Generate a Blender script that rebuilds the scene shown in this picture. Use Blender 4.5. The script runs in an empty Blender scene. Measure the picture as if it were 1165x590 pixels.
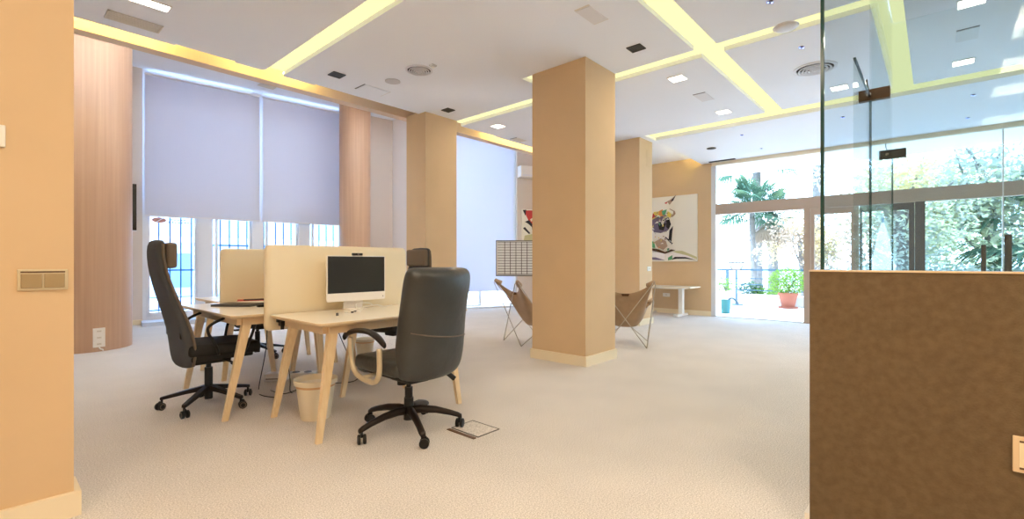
import bpy, bmesh, math, random
from mathutils import Vector, Matrix
random.seed(7)
S = bpy.context.scene
C = S.collection
PI = math.pi
H = 1.12
YAW = math.radians(41.83)

# ------------------------------------------------------------------ materials
def nt(name):
    m = bpy.data.materials.new(name); m.use_nodes = True
    n = m.node_tree; n.nodes.clear()
    o = n.nodes.new('ShaderNodeOutputMaterial')
    return m, n, o
def lin(c):
    return tuple(((v/255)/12.92 if v/255 <= .04045 else ((v/255+.055)/1.055)**2.4) for v in c)
def mat(name, rgb, rough=.6, metal=0, spec=.4, noise=0, nscale=20, bump=0, bscale=60, rgb2=None, stretch=None, coat=0, detail=3):
    m, n, o = nt(name)
    b = n.nodes.new('ShaderNodeBsdfPrincipled')
    c = lin(rgb)
    b.inputs['Base Color'].default_value = (*c, 1)
    b.inputs['Roughness'].default_value = rough
    b.inputs['Metallic'].default_value = metal
    b.inputs['Specular IOR Level'].default_value = spec
    b.inputs['Coat Weight'].default_value = coat
    n.links.new(b.outputs[0], o.inputs[0])
    tc = n.nodes.new('ShaderNodeTexCoord'); mp = n.nodes.new('ShaderNodeMapping')
    n.links.new(tc.outputs['Object'], mp.inputs[0])
    if stretch: mp.inputs['Scale'].default_value = stretch
    if noise or rgb2:
        t = n.nodes.new('ShaderNodeTexNoise'); t.inputs['Scale'].default_value = nscale; t.inputs['Detail'].default_value = detail
        n.links.new(mp.outputs[0], t.inputs['Vector'])
        r = n.nodes.new('ShaderNodeValToRGB')
        c2 = lin(rgb2) if rgb2 else tuple(max(0, v*(1-noise)) for v in c)
        r.color_ramp.elements[0].position = .3; r.color_ramp.elements[1].position = .7
        r.color_ramp.elements[0].color = (*c2, 1); r.color_ramp.elements[1].color = (*c, 1)
        n.links.new(t.outputs['Fac'], r.inputs[0]); n.links.new(r.outputs[0], b.inputs['Base Color'])
    if bump:
        t = n.nodes.new('ShaderNodeTexNoise'); t.inputs['Scale'].default_value = bscale; t.inputs['Detail'].default_value = 4
        n.links.new(mp.outputs[0], t.inputs['Vector'])
        bp = n.nodes.new('ShaderNodeBump'); bp.inputs['Strength'].default_value = bump; bp.inputs['Distance'].default_value = .01
        n.links.new(t.outputs['Fac'], bp.inputs['Height']); n.links.new(bp.outputs[0], b.inputs['Normal'])
    return m
def emit(name, rgb, s):
    m, n, o = nt(name)
    e = n.nodes.new('ShaderNodeEmission'); e.inputs[0].default_value = (*rgb, 1); e.inputs[1].default_value = s
    n.links.new(e.outputs[0], o.inputs[0])
    return m
def glassy(name, tint, refl=.5, ior=1.45):
    m, n, o = nt(name)
    t = n.nodes.new('ShaderNodeBsdfTransparent'); t.inputs[0].default_value = (*tint, 1)
    g = n.nodes.new('ShaderNodeBsdfGlossy'); g.inputs['Roughness'].default_value = .02
    f = n.nodes.new('ShaderNodeFresnel'); f.inputs[0].default_value = ior
    mu = n.nodes.new('ShaderNodeMath'); mu.operation = 'MULTIPLY'; mu.inputs[1].default_value = refl
    x = n.nodes.new('ShaderNodeMixShader')
    n.links.new(f.outputs[0], mu.inputs[0]); n.links.new(mu.outputs[0], x.inputs[0])
    n.links.new(t.outputs[0], x.inputs[1]); n.links.new(g.outputs[0], x.inputs[2]); n.links.new(x.outputs[0], o.inputs[0])
    return m
def transl(name, rgb, k, trgb=None):
    m, n, o = nt(name)
    d = n.nodes.new('ShaderNodeBsdfDiffuse'); d.inputs[0].default_value = (*lin(rgb), 1)
    t = n.nodes.new('ShaderNodeBsdfTranslucent'); t.inputs[0].default_value = (*lin(trgb or rgb), 1)
    x = n.nodes.new('ShaderNodeMixShader'); x.inputs[0].default_value = k
    n.links.new(d.outputs[0], x.inputs[1]); n.links.new(t.outputs[0], x.inputs[2]); n.links.new(x.outputs[0], o.inputs[0])
    return m

M = {}
# carpet: speckled loop pile
def carpet():
    m, n, o = nt('carpet')
    b = n.nodes.new('ShaderNodeBsdfPrincipled'); b.inputs['Roughness'].default_value = .95; b.inputs['Specular IOR Level'].default_value = .15
    tc = n.nodes.new('ShaderNodeTexCoord')
    a = n.nodes.new('ShaderNodeTexNoise'); a.inputs['Scale'].default_value = 150; a.inputs['Detail'].default_value = 5; a.inputs['Roughness'].default_value = .75
    c = n.nodes.new('ShaderNodeTexNoise'); c.inputs['Scale'].default_value = 2.2; c.inputs['Detail'].default_value = 3
    for t in (a, c): n.links.new(tc.outputs['Object'], t.inputs['Vector'])
    r = n.nodes.new('ShaderNodeValToRGB')
    r.color_ramp.elements[0].position = .36; r.color_ramp.elements[1].position = .62
    r.color_ramp.elements[0].color = (*lin((176, 170, 164)), 1); r.color_ramp.elements[1].color = (*lin((244, 239, 234)), 1)
    r2 = n.nodes.new('ShaderNodeValToRGB')
    r2.color_ramp.elements[0].position = .35; r2.color_ramp.elements[1].position = .65
    r2.color_ramp.elements[0].color = (.94, .94, .94, 1); r2.color_ramp.elements[1].color = (1, 1, 1, 1)
    x = n.nodes.new('ShaderNodeMix'); x.data_type = 'RGBA'; x.blend_type = 'MULTIPLY'; x.inputs[0].default_value = 1
    n.links.new(a.outputs['Fac'], r.inputs[0]); n.links.new(c.outputs['Fac'], r2.inputs[0])
    n.links.new(r.outputs[0], x.inputs[6]); n.links.new(r2.outputs[0], x.inputs[7]); n.links.new(x.outputs[2], b.inputs['Base Color'])
    bp = n.nodes.new('ShaderNodeBump'); bp.inputs['Strength'].default_value = .12; bp.inputs['Distance'].default_value = .002
    n.links.new(a.outputs['Fac'], bp.inputs['Height']); n.links.new(bp.outputs[0], b.inputs['Normal'])
    n.links.new(b.outputs[0], o.inputs[0])
    return m
M['carpet'] = carpet()
M['ceil'] = mat('ceiling_paint', (243, 245, 250), .9, spec=.1)
M['tan'] = mat('tan_wall_paint', (219, 190, 151), .75, spec=.2, noise=.04, nscale=3)
M['beampaint'] = mat('bulkhead_paint', (226, 200, 172), .75, spec=.2)
M['greige'] = mat('greige_wall_paint', (214, 202, 192), .8, spec=.2)
M['palewall'] = mat('pale_wall_paint', (246, 240, 236), .8, spec=.2)
M['brown'] = mat('brown_wall_covering', (112, 94, 68), .65, spec=.35, rgb2=(98, 80, 56), nscale=35, bump=.25, bscale=160, detail=6)
M['white'] = mat('white_satin', (238, 234, 226), .45, spec=.4)
M['wframe'] = mat('white_window_frame', (226, 228, 232), .4)
M['base'] = mat('cream_baseboard', (240, 226, 196), .45)
M['wood'] = mat('light_ash_wood', (238, 216, 178), .5, rgb2=(228, 202, 158), nscale=8, stretch=(9, 9, 1))
M['edge'] = mat('ply_edge', (226, 202, 166), .55)
M['top'] = mat('pale_laminate', (246, 238, 220), .28, spec=.5, coat=.15)
M['fabric'] = mat('cream_felt', (236, 224, 196), .95, spec=.1, bump=.15, bscale=300)
M['clad'] = mat('ribbed_wood_cladding', (188, 152, 122), .45, rgb2=(174, 138, 110), nscale=5, stretch=(6, 6, .12), detail=6)
M['leather'] = mat('black_leather', (58, 60, 60), .36, spec=.55, noise=.25, nscale=6, bump=.9, bscale=7)
M['black'] = mat('black_plastic', (26, 25, 25), .45)
M['brownblk'] = mat('dark_brown_steel', (38, 30, 27), .4, metal=.3)
M['mesh'] = mat('grey_mesh_fabric', (84, 86, 90), .85, bump=.2, bscale=250)
M['greyleather'] = mat('taupe_piping', (112, 100, 88), .6)
M['seatblk'] = mat('black_seat_fabric', (30, 29, 29), .7, bump=.1, bscale=100)
M['arm'] = mat('champagne_painted_steel', (206, 192, 164), .35, metal=.35)
M['chrome'] = mat('brushed_steel', (190, 190, 190), .25, metal=.9)
M['rod'] = mat('bronze_steel_rod', (186, 176, 160), .35, metal=.5)
M['sling'] = mat('tan_leather_sling', (176, 148, 118), .5, noise=.2, nscale=9)
M['slingdk'] = mat('dark_leather_patch', (96, 66, 42), .5)
M['screen'] = mat('dark_screen', (44, 46, 49), .12, spec=.5)
M['alu'] = mat('white_alloy', (240, 236, 230), .3)
M['blk'] = mat('gloss_black', (10, 10, 12), .2)
M['blind'] = transl('roller_blind_fabric', (214, 216, 226), .16, (235, 232, 248))
M['blind2'] = transl('sunlit_blind_fabric', (222, 222, 226), .42, (228, 228, 238))
M['grey'] = mat('grey_anodised', (112, 108, 106), .5, metal=.2)
M['beam'] = mat('taupe_coated_frame', (186, 168, 152), .5)
M['dgrille'] = mat('dark_grille', (78, 74, 70), .6)
M['lgrille'] = mat('beige_grille', (222, 214, 200), .6)
M['softgrey'] = mat('soft_grey_plastic', (206, 204, 202), .6)
M['lwhite'] = mat('diffuser_white', (228, 226, 228), .5)
M['glass'] = glassy('clear_glass', (.985, .995, 1), .35)
M['tglass'] = glassy('green_tinted_glass', (.83, .885, .91), .22)
M['cglass'] = glassy('pale_clear_glass', (.965, .985, .985), .3)
M['gedge'] = mat('green_glass_edge', (16, 62, 60), .15, spec=.7)
M['terr'] = mat('terrace_tiles', (232, 232, 230), .7)
M['kerb'] = mat('pale_kerb', (214, 214, 208), .8)
M['rail'] = mat('blue_grey_steel', (84, 112, 132), .5, metal=.2)
M['bluerail'] = mat('pale_blue_steel', (66, 104, 150), .6)
M['terra'] = mat('terracotta', (170, 104, 84), .8)
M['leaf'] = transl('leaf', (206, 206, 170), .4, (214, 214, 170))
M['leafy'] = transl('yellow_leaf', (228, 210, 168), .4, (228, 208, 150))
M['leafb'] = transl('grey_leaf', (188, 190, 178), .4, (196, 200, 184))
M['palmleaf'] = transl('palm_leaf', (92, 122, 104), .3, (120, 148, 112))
M['potleaf'] = transl('pot_plant_leaf', (120, 158, 78), .3, (150, 180, 80))
M['dry'] = transl('dry_frond', (188, 168, 150), .3, (195, 170, 140))
M['trunk'] = mat('bark', (150, 142, 136), .9, noise=.3, nscale=10)
M['teal'] = mat('teal_plastic', (60, 128, 138), .5)
M['sea'] = mat('hazy_water', (176, 204, 228), .4)
M['street'] = mat('pale_street', (200, 208, 216), .9)
M['facade'] = mat('pale_render_building', (196, 214, 232), .9)
M['facadeg'] = mat('building_window', (120, 160, 196), .4)
M['red'] = mat('art_red', (196, 64, 60), .6); M['ink'] = mat('art_ink', (44, 40, 44), .6)
M['canvas'] = mat('canvas_white', (240, 236, 222), .7); M['violet'] = mat('art_violet', (116, 104, 128), .6)
M['orange'] = mat('art_orange', (226, 150, 80), .6); M['yellow'] = mat('art_yellow', (226, 204, 100), .6)
M['green'] = mat('art_green', (96, 168, 120), .6); M['dusk'] = mat('art_taupe', (176, 150, 128), .6); M['olive'] = mat('art_olive', (204, 198, 150), .6)
M['logo'] = mat('logo_copper', (196, 128, 104), .6); M['logog'] = mat('logo_grey_blue', (84, 98, 130), .6)
M['strip'] = emit('warm_led_diffuser', (1, .94, .48), .52)
M['cove'] = emit('warm_led_tape', (1, .78, .25), 19)
M['lamp'] = emit('led_panel_glow', (1, .96, .86), 4)
M['blue'] = emit('blue_indicator_led', (.15, .25, 1), 4)
M['bin'] = mat('cream_bin_plastic', (234, 224, 200), .5)
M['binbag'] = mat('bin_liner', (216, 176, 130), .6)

# ------------------------------------------------------------------ mesh helpers
class MB:
    def __init__(s): s.b = bmesh.new(); s.mats = []
    def mi(s, m):
        if m is None: return 0
        if m not in s.mats: s.mats.append(m)
        return s.mats.index(m)
    def _mark(s, faces, m):
        i = s.mi(m)
        for f in faces: f.material_index = i
    def box(s, x0, x1, y0, y1, z0, z1, m=None, bev=0):
        r = bmesh.ops.create_cube(s.b, size=1)
        vs = r['verts']
        for v in vs:
            v.co = Vector(((x0+x1)/2+v.co.x*(x1-x0), (y0+y1)/2+v.co.y*(y1-y0), (z0+z1)/2+v.co.z*(z1-z0)))
        fs = set(f for v in vs for f in v.link_faces)
        s._mark(fs, m)
        if bev:
            es = list(set(e for v in vs for e in v.link_edges))
            bmesh.ops.bevel(s.b, geom=es, offset=bev, segments=3, affect='EDGES', profile=.6)
        return s
    def obox(s, p, ax, L, w, z0, z1, m=None):
        """box from p along the unit direction ax (plan), length L, width w centred"""
        a = Vector((ax[0], ax[1], 0)).normalized(); n = Vector((-a.y, a.x, 0))
        pts = [Vector((p[0], p[1], 0))+a*i+n*j for i, j in ((0, -w/2), (L, -w/2), (L, w/2), (0, w/2))]
        return s.prism([(q.x, q.y) for q in pts], z0, z1, m)
    def prism(s, pts, z0, z1, m=None):
        lo = [s.b.verts.new((x, y, z0)) for x, y in pts]; hi = [s.b.verts.new((x, y, z1)) for x, y in pts]
        fs = [s.b.faces.new(lo[::-1]), s.b.faces.new(hi)]
        n = len(pts)
        for i in range(n): fs.append(s.b.faces.new((lo[i], lo[(i+1) % n], hi[(i+1) % n], hi[i])))
        s._mark(fs, m); return s
    def loft(s, rings, m=None, cap=True, closed=True):
        vr = [[s.b.verts.new(p) for p in r] for r in rings]
        fs = []
        n = len(vr[0])
        for a, b in zip(vr, vr[1:]):
            for i in range(n if closed else n-1):
                fs.append(s.b.faces.new((a[i], a[(i+1) % n], b[(i+1) % n], b[i])))
        if cap and closed:
            fs.append(s.b.faces.new(vr[0][::-1])); fs.append(s.b.faces.new(vr[-1]))
        s._mark(fs, m); return s
    def tube(s, pts, r, m=None, n=8, closed=False):
        pts = [Vector(p) for p in pts]
        rs = r if isinstance(r, (list, tuple)) else [r]*len(pts)
        rings = []
        up = None
        for i, p in enumerate(pts):
            if closed: t = pts[(i+1) % len(pts)]-pts[i-1]
            else: t = pts[min(i+1, len(pts)-1)]-pts[max(i-1, 0)]
            t.normalize()
            if up is None:
                up = Vector((0, 0, 1)) if abs(t.z) < .9 else Vector((1, 0, 0))
            a = up-t*up.dot(t)
            if a.length < 1e-4: a = t.orthogonal()
            a.normalize(); up = a; b = t.cross(a)
            rings.append([p+(a*math.cos(2*PI*k/n)+b*math.sin(2*PI*k/n))*rs[i] for k in range(n)])
        if closed: rings.append(rings[0])
        return s.loft(rings, m, cap=not closed)
    def cyl(s, p0, p1, r0, r1=None, m=None, n=20):
        return s.tube([p0, p1], [r0, r1 if r1 is not None else r0], m, n)
    def lathe(s, prof, c=(0, 0, 0), m=None, n=32, cap=True):
        rings = [[(c[0]+r*math.cos(2*PI*k/n), c[1]+r*math.sin(2*PI*k/n), c[2]+z) for k in range(n)] for r, z in prof]
        return s.loft(rings, m, cap=cap)
    def quad(s, pts, m=None):
        f = s.b.faces.new([s.b.verts.new(p) for p in pts]); s._mark([f], m); return s
    def build(s, name, m=None, parent=None, smooth=False, loc=None, rot=None):
        if m is not None and not s.mats: s.mats = [m]
        bmesh.ops.recalc_face_normals(s.b, faces=s.b.faces)
        me = bpy.data.meshes.new(name); s.b.to_mesh(me); s.b.free()
        for k in s.mats: me.materials.append(M[k] if isinstance(k, str) else k)
        o = bpy.data.objects.new(name, me); C.objects.link(o)
        if smooth:
            for p in me.polygons: p.use_smooth = True
        if parent: o.parent = parent
        if loc: o.location = loc
        if rot is not None: o.rotation_euler = (0, 0, rot)
        return o
def autosmooth(o, deg=35):
    me = o.data
    for p in me.polygons: p.use_smooth = True
    b = bmesh.new(); b.from_mesh(me)
    for e in b.edges:
        e.smooth = not (len(e.link_faces) == 2 and e.calc_face_angle(0) > math.radians(deg))
    b.to_mesh(me); b.free(); return o
def subd(o, l=2):
    md = o.modifiers.new('s', 'SUBSURF'); md.levels = l; md.render_levels = l
    for p in o.data.polygons: p.use_smooth = True
    return o
def tag(o, label, cat, group=None, kind=None):
    o['label'] = label; o['category'] = cat
    if group: o['group'] = group
    if kind: o['kind'] = kind
    return o
def struct(o, label=None):
    o['kind'] = 'structure'
    if label: o['label'] = label
    return o
def thing(name, label, cat, loc=(0, 0, 0), rz=0, group=None):
    o = bpy.data.objects.new(name, None); C.objects.link(o)
    o.location = loc; o.rotation_euler = (0, 0, rz); o.empty_display_size = .1
    return tag(o, label, cat, group)
def kids(o): return [c for c in bpy.data.objects if c.parent == o]
def dup(root, loc, rz, label, group=None):
    r = root.copy(); C.objects.link(r); r.location = loc; r.rotation_euler = (0, 0, rz); r['label'] = label
    if group: r['group'] = group
    for ch in kids(root):
        c = ch.copy(); C.objects.link(c); c.parent = r
        for g in kids(ch):
            d = g.copy(); C.objects.link(d); d.parent = c
    return r
def bez(pts, n=8):
    """catmull-rom through points"""
    P = [Vector(p) for p in pts]; out = []
    for i in range(len(P)-1):
        a, b, c, d = P[max(i-1, 0)], P[i], P[i+1], P[min(i+2, len(P)-1)]
        for k in range(n):
            t = k/n
            out.append(.5*((2*b)+(c-a)*t+(2*a-5*b+4*c-d)*t*t+(3*b-a-3*c+d)*t**3))
    out.append(P[-1]); return out

# ------------------------------------------------------------------ camera
cam = bpy.data.cameras.new('camera'); co = bpy.data.objects.new('camera', cam); C.objects.link(co)
co.location = (0, 0, H); co.rotation_euler = (PI/2, 0, YAW-PI/2)
cam.sensor_width = 36; cam.lens = 538/1165*36; cam.shift_y = 3/1165; cam.clip_start = .02; cam.clip_end = 500
S.camera = co

# ------------------------------------------------------------------ shell
ZC = 3.32          # main dropped ceiling
ZW = 4.6           # tall zone by the street windows
FX = 10.05         # terrace facade / painting wall plane
struct(MB().box(-3.2, 10.2, -5, 11.4, -.1, 0).build('floor', 'carpet'))

# ceiling cut by the light slots
xs = sorted([-3.2, 2.15, 2.36, 4.31, 4.92, 5.15, 7.68, 7.80])
ys = sorted([-5, .2, .42, 1.64, 1.87, 3.53, 3.70, 5.72])
def in_slot(x, y):
    if 2.15 < x < 2.36: return True
    if 4.92 < x < 5.15: return True
    if 1.64 < y < 1.87 and 2.36 < x < 7.68: return True
    if .2 < y < .42 and x > 5.15: return True
    if 3.53 < y < 3.70 and 4.31 < x < 4.92: return True
    if x > 7.68: return y < 3.65
    return False
cb = MB()
for i in range(len(xs)-1):
    for j in range(len(ys)-1):
        cx, cy = (xs[i]+xs[i+1])/2, (ys[j]+ys[j+1])/2
        if not in_slot(cx, cy) and xs[i+1] <= 7.68: cb.box(xs[i], xs[i+1], ys[j], ys[j+1], ZC, ZC+.10)
cb.box(7.68, 10.15, 3.78, 5.72, ZC, ZC+.05)
# continuation around the far pillar and over the corner beside the painting
cb.box(10.15, 10.2, -5, 11.4, ZC, ZC+.1)
struct(cb.build('ceiling', 'ceil'))
# lower raft in front of the terrace windows: falls gently towards the glass
rf = MB()
rf.loft([[(7.84, y, 3.245), (FX-.02, y, 3.165), (FX-.02, y, 3.25), (7.84, y, 3.30)] for y in (-5, 3.64)])
struct(rf.build('ceiling_raft', 'ceil'))
struct(MB().box(-3.2, 10.2, -5, 6.03, 3.56, 3.62).build('ceiling_upper', 'ceil'))
struct(MB().box(-3.2, 10.2, 6.03, 11.6, ZW, ZW+.1).build('ceiling_window_bay', 'ceil'))
# boundary beam with cove
struct(MB().box(-3.2, 10.2, 6.03, 6.18, ZC, ZW).build('trim_1', 'beampaint'), 'tan bulkhead along the cove in front of the window bay')

# light slots
def slot(label, x0, x1, y0, y1, z=ZC+.045):
    o = tag(MB().box(x0, x1, y0, y1, z, z+.02).build('ceiling_light_strip', 'strip'), label, 'light strip', 'recessed warm light strips')
    return o
slot('recessed warm light strip above the desks running to the window bay', 2.15, 2.36, -5, 5.72)
slot('recessed warm light strip crossing the ceiling between the two square pillars', 4.92, 5.15, -5, 5.72)
slot('wide recessed warm light strip running from the desks to the terrace side', 2.361, 4.919, 1.641, 1.869)
slot('recessed warm light strip beside the front square pillar towards the raft', 5.151, 7.68, 1.641, 1.869)
slot('recessed warm light strip seen through the glass partition pointing to the windows', 5.151, 7.68, .201, .419)
slot('short recessed warm light strip tucked behind the front square pillar', 4.311, 4.919, 3.531, 3.699)
slot('narrow warm light strip along the edge of the lower ceiling raft', 7.681, 8.25, -5, 3.9)
slot('narrow warm light strip between the raft and the painting wall', 8.251, 10.0, 3.50, 3.9, ZC+.06)
# cove tapes lying in the bulkhead gap
def tape(x0, x1, label):
    b = MB(); b.box(x0, x1, 5.735, 5.765, ZC+.03, ZC+.05, 'cove'); b.box(x0, x1, 5.72, 5.77, ZC+.005, ZC+.03, 'white')
    tag(b.build('led_tape'), label, 'LED tape', 'warm LED tapes in the window bay cove')
tape(-.6, 1.30, 'warm LED tape in the cove above the wood-clad round column')
tape(1.85, 2.14, 'warm LED tape in the cove just left of the strip over the desks')
tape(2.37, 2.75, 'warm LED tape in the cove just right of the strip over the desks')
tape(6.0, 8.6, 'warm LED tape in the cove behind the slim square pillar')

# unseen uplight added behind the bulkhead to brighten the window bay
ul = thing('added_fill_uplight', 'added unseen linear fill uplight on the bay side of the bulkhead', 'uplight', (3.0, 6.30, 3.86))
b = MB(); b.box(-4, 4, -.12, -.10, 0, .12); b.box(-4, 4, .06, .08, 0, .10); b.box(-4, 4, -.12, .08, -.02, 0); b.build('housing', 'white', ul)
MB().box(-3.9, 3.9, -.08, .04, .001, .012).build('diffuser', emit('fill_uplight_glow', (.86, .93, 1), 2.0), ul)
l = bpy.data.lights.new('uplight', 'AREA'); l.shape = 'RECTANGLE'; l.size = 7.8; l.size_y = .12; l.energy = 330; l.color = (.76, .87, 1)
lo = bpy.data.objects.new('fill_uplight_light', l); C.objects.link(lo); lo.location = (0, -.02, .02); lo.rotation_euler = (math.radians(118), 0, 0); lo.parent = ul
tag(MB().box(8.3, 9.9, 3.58, 3.63, 3.265, 3.29).build('led_tape', 'cove'), 'warm LED tape on the raft edge washing the painting wall', 'LED tape')
# walls
def wall(name, pts, z0, z1, m, th=.15, label=None):
    b = MB()
    for p, q in zip(pts, pts[1:]):
        d = Vector((q[0]-p[0], q[1]-p[1])); L = d.length
        b.obox(p, d, L, th, z0, z1)
    return struct(b.build(name, m), label)
struct(MB().box(-3.2, .267, 2.85, 3.02, 0, ZC).build('wall_left', 'tan'))
bb = MB(); bb.box(-3.2, .29, 2.825, 2.849, 0, .106); bb.box(.268, .29, 2.849, 3.04, 0, .106)
struct(bb.build('baseboard_left', 'base'))
struct(MB().box(-3.3, -3.2, -5, 2.85, 0, ZC+.3).build('wall_behind_left', 'tan'))
struct(MB().box(-3.2, 10.2, -5.1, -5, 0, ZC+.3).build('wall_behind', 'tan'))
struct(MB().box(-3.3, -3.2, 3.02, 11.6, 0, ZW).build('wall_bay_left', 'palewall'))
# window wall, turned 8 degrees
WD = Vector((math.cos(math.radians(8)), -math.sin(math.radians(8)), 0)); WO = Vector((1.69, 10.65, 0)); WN = Vector((WD.y*-1, WD.x, 0))
def wp(t, n=0): return WO+WD*t+WN*n     # n > 0 is outdoors
def tpx(px):
    """distance along the window wall of a direction from the viewpoint"""
    a = YAW-math.atan((px-582.5)/538); k = math.tan(a)
    return (WO.y-k*WO.x)/(k*WD.x-WD.y)
def wbox(b, t0, t1, n0, n1, z0, z1, m=None):
    b.prism([tuple(wp(t, n)[:2]) for t, n in ((t0, n0), (t1, n0), (t1, n1), (t0, n1))], z0, z1, m); return b
T0, T1, TM = tpx(162), tpx(390), tpx(296.5)
b = MB(); wbox(b, -5.2, T0, 0, .2, 0, ZW); struct(b.build('wall_bay_back', 'greige'))
b = MB(); wbox(b, T0, T1, .10, .2, 4.57, ZW); struct(b.build('wall_bay_lintel', 'palewall'))
b = MB(); wbox(b, -5.2, T0, -.02, 0, 0, .09); struct(b.build('baseboard_bay', 'base'))
b = MB(); wbox(b, T1, tpx(450), 0, .2, 0, ZW); struct(b.build('wall_bay_pier', 'greige'))
P450 = wp(tpx(450)); 
wall('wall_bay_return', [(P450.x, P450.y+.2), (6.70, 9.05)], 0, ZW, 'palewall', .12)
# third window line
A3, B3 = Vector((6.66, 9.07, 0)), Vector((9.08, 7.99, 0)); D3 = (B3-A3).normalized(); L3 = (B3-A3).length
b = MB(); b.obox(A3, D3, L3, .16, 4.3, ZW); struct(b.build('wall_bay_header', 'palewall'))
wall('wall_far', [(9.08, 7.99), (10.12, 7.52)], 0, ZW, 'greige', .12)
# painting wall + header over the facade
struct(MB().box(FX, FX+.15, 3.46, 7.6, 0, ZW).build('wall_painting', 'tan'))
struct(MB().box(FX-.018, FX, 3.46, 7.5, 0, .10).build('baseboard_painting', 'base'))
struct(MB().box(FX, FX+.15, -5, 3.46, 3.155, ZW).build('wall_facade_header', 'tan'))
struct(MB().box(FX-.03, FX, -5, 3.44, 3.10, 3.165).build('trim_2', 'base'), 'cream trim above the terrace glazing')

# ------------------------------------------------------------------ pillars
def pillar(label, x0, x1, y0, y1, m='tan', plate=None, sw=False):
    p = struct(MB().box(x0, x1, y0, y1, 0, ZC+.02).build('pillar', m), label)
    p['category'] = 'pillar'
    g = .018
    q = MB().box(x0-g, x1+g, y0-g, y1+g, 0, .108)
    q.build('baseboard', 'base', p)
    if plate:
        a, c, z0, z1 = plate
        MB().box(a, c, y0-.004, y0, z0, z1).build('access_plate', m, p)
    return p
pillar('large tan square pillar standing alone mid-room', 4.296, 4.925, 2.79, 3.525)
pillar('tan square pillar beside the window bay, behind the desks', 4.31, 4.915, 5.557, 6.02, plate=(4.43, 4.6, 3.0, 3.2))
p3 = pillar('tan pillar near the painting wall', 7.70, 8.20, 3.88, 4.75, plate=(7.98, 8.1, 2.85, 3.15))
# round columns
def round_column(name, c, r, label, m='clad'):
    b = MB(); n = 64
    pr = []
    for k in range(n):
        a = 2*PI*k/n; rr = r
        pr.append((c[0]+rr*math.cos(a), c[1]+rr*math.sin(a)))
    b.prism(pr, 0, ZW)
    o = autosmooth(b.build(name, m), 30); struct(o, label); o['category'] = 'column'; return o
rc = round_column('round_column', (.87, 6.0+2.30), .5, 'thick round column clad in pinkish wood beside the left wall')
round_column('round_column', (5.33, 9.30), .32, 'slim round wood-clad column between blind and grey wall')

# ------------------------------------------------------------------ street windows
def window_bay():
    w = thing('window_1', 'tall white framed street window with two roller blinds', 'window'); w['kind'] = 'structure'
    f = MB()
    wbox(f, T0, T1, .04, .16, 0, .12, 'wframe'); wbox(f, T0, T1, .06, .12, 4.565, 4.6, 'wframe')
    wbox(f, T0, T0+.06, .04, .14, .12, 4.565, 'wframe'); wbox(f, T1-.06, T1, .04, .14, .12, 4.565, 'wframe')
    for a, c in ((225, 242), (287, 300), (340, 353)):
        wbox(f, tpx(a), tpx(c), .02, .16, .12, 4.565 if a == 287 else 2.25, 'wframe')
    for a, c in ((163, 225), (242, 287), (300, 340), (353, 389)):
        t0, t1 = tpx(a)+.05, tpx(c)
        wbox(f, t0, t0+.045, .06, .12, .12, 2.2, 'wframe'); wbox(f, t1-.045, t1, .06, .12, .12, 2.2, 'wframe')
        wbox(f, t0, t1, .06, .12, .12, .2, 'wframe'); wbox(f, t0, t1, .06, .12, 2.15, 2.25, 'wframe')
    f.build('window_frame', None, w)
    g = MB(); wbox(g, T0, T1, .085, .093, .12, 4.565); g.build('pane', 'glass', w)
    s = MB(); wbox(s, T0-.02, T1, -.42, .02, .0, .07); s.build('sill_step', mat('pale_blue_step', (196, 206, 220), .5), w)
window_bay()
def blind(label, t0, t1, name='roller_blind'):
    r = thing(name, label, 'blind', group='roller blinds on the street window')
    b = MB(); wbox(b, t0, t1, -.055, -.052, 1.97, 4.50); b.build('fabric', 'blind', r)
    b = MB(); wbox(b, t0, t1, -.066, -.042, 1.945, 1.975); b.build('bottom_bar', 'lwhite', r)
    p, q = wp(t0, -.05), wp(t1, -.05); b = MB(); b.cyl((p.x, p.y, 4.51), (q.x, q.y, 4.51), .024, None, None, 12); b.build('roller', 'lwhite', r)
    return r
blind('wide pale grey roller blind on the street window, nearer the wall screen', T0+.03, TM-.03)
rb = blind('narrower pale grey roller blind on the street window, beside the round column', TM+.03, T1-.02)
# bead chain
b = MB(); q = wp(TM-.01, -.03); b.cyl((q.x, q.y, 1.95), (q.x, q.y, 4.4), .004, None, None, 6)
tag(b.build('blind_cord', 'white'), 'thin white pull chain hanging between the two pale blinds', 'cord')
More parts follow.
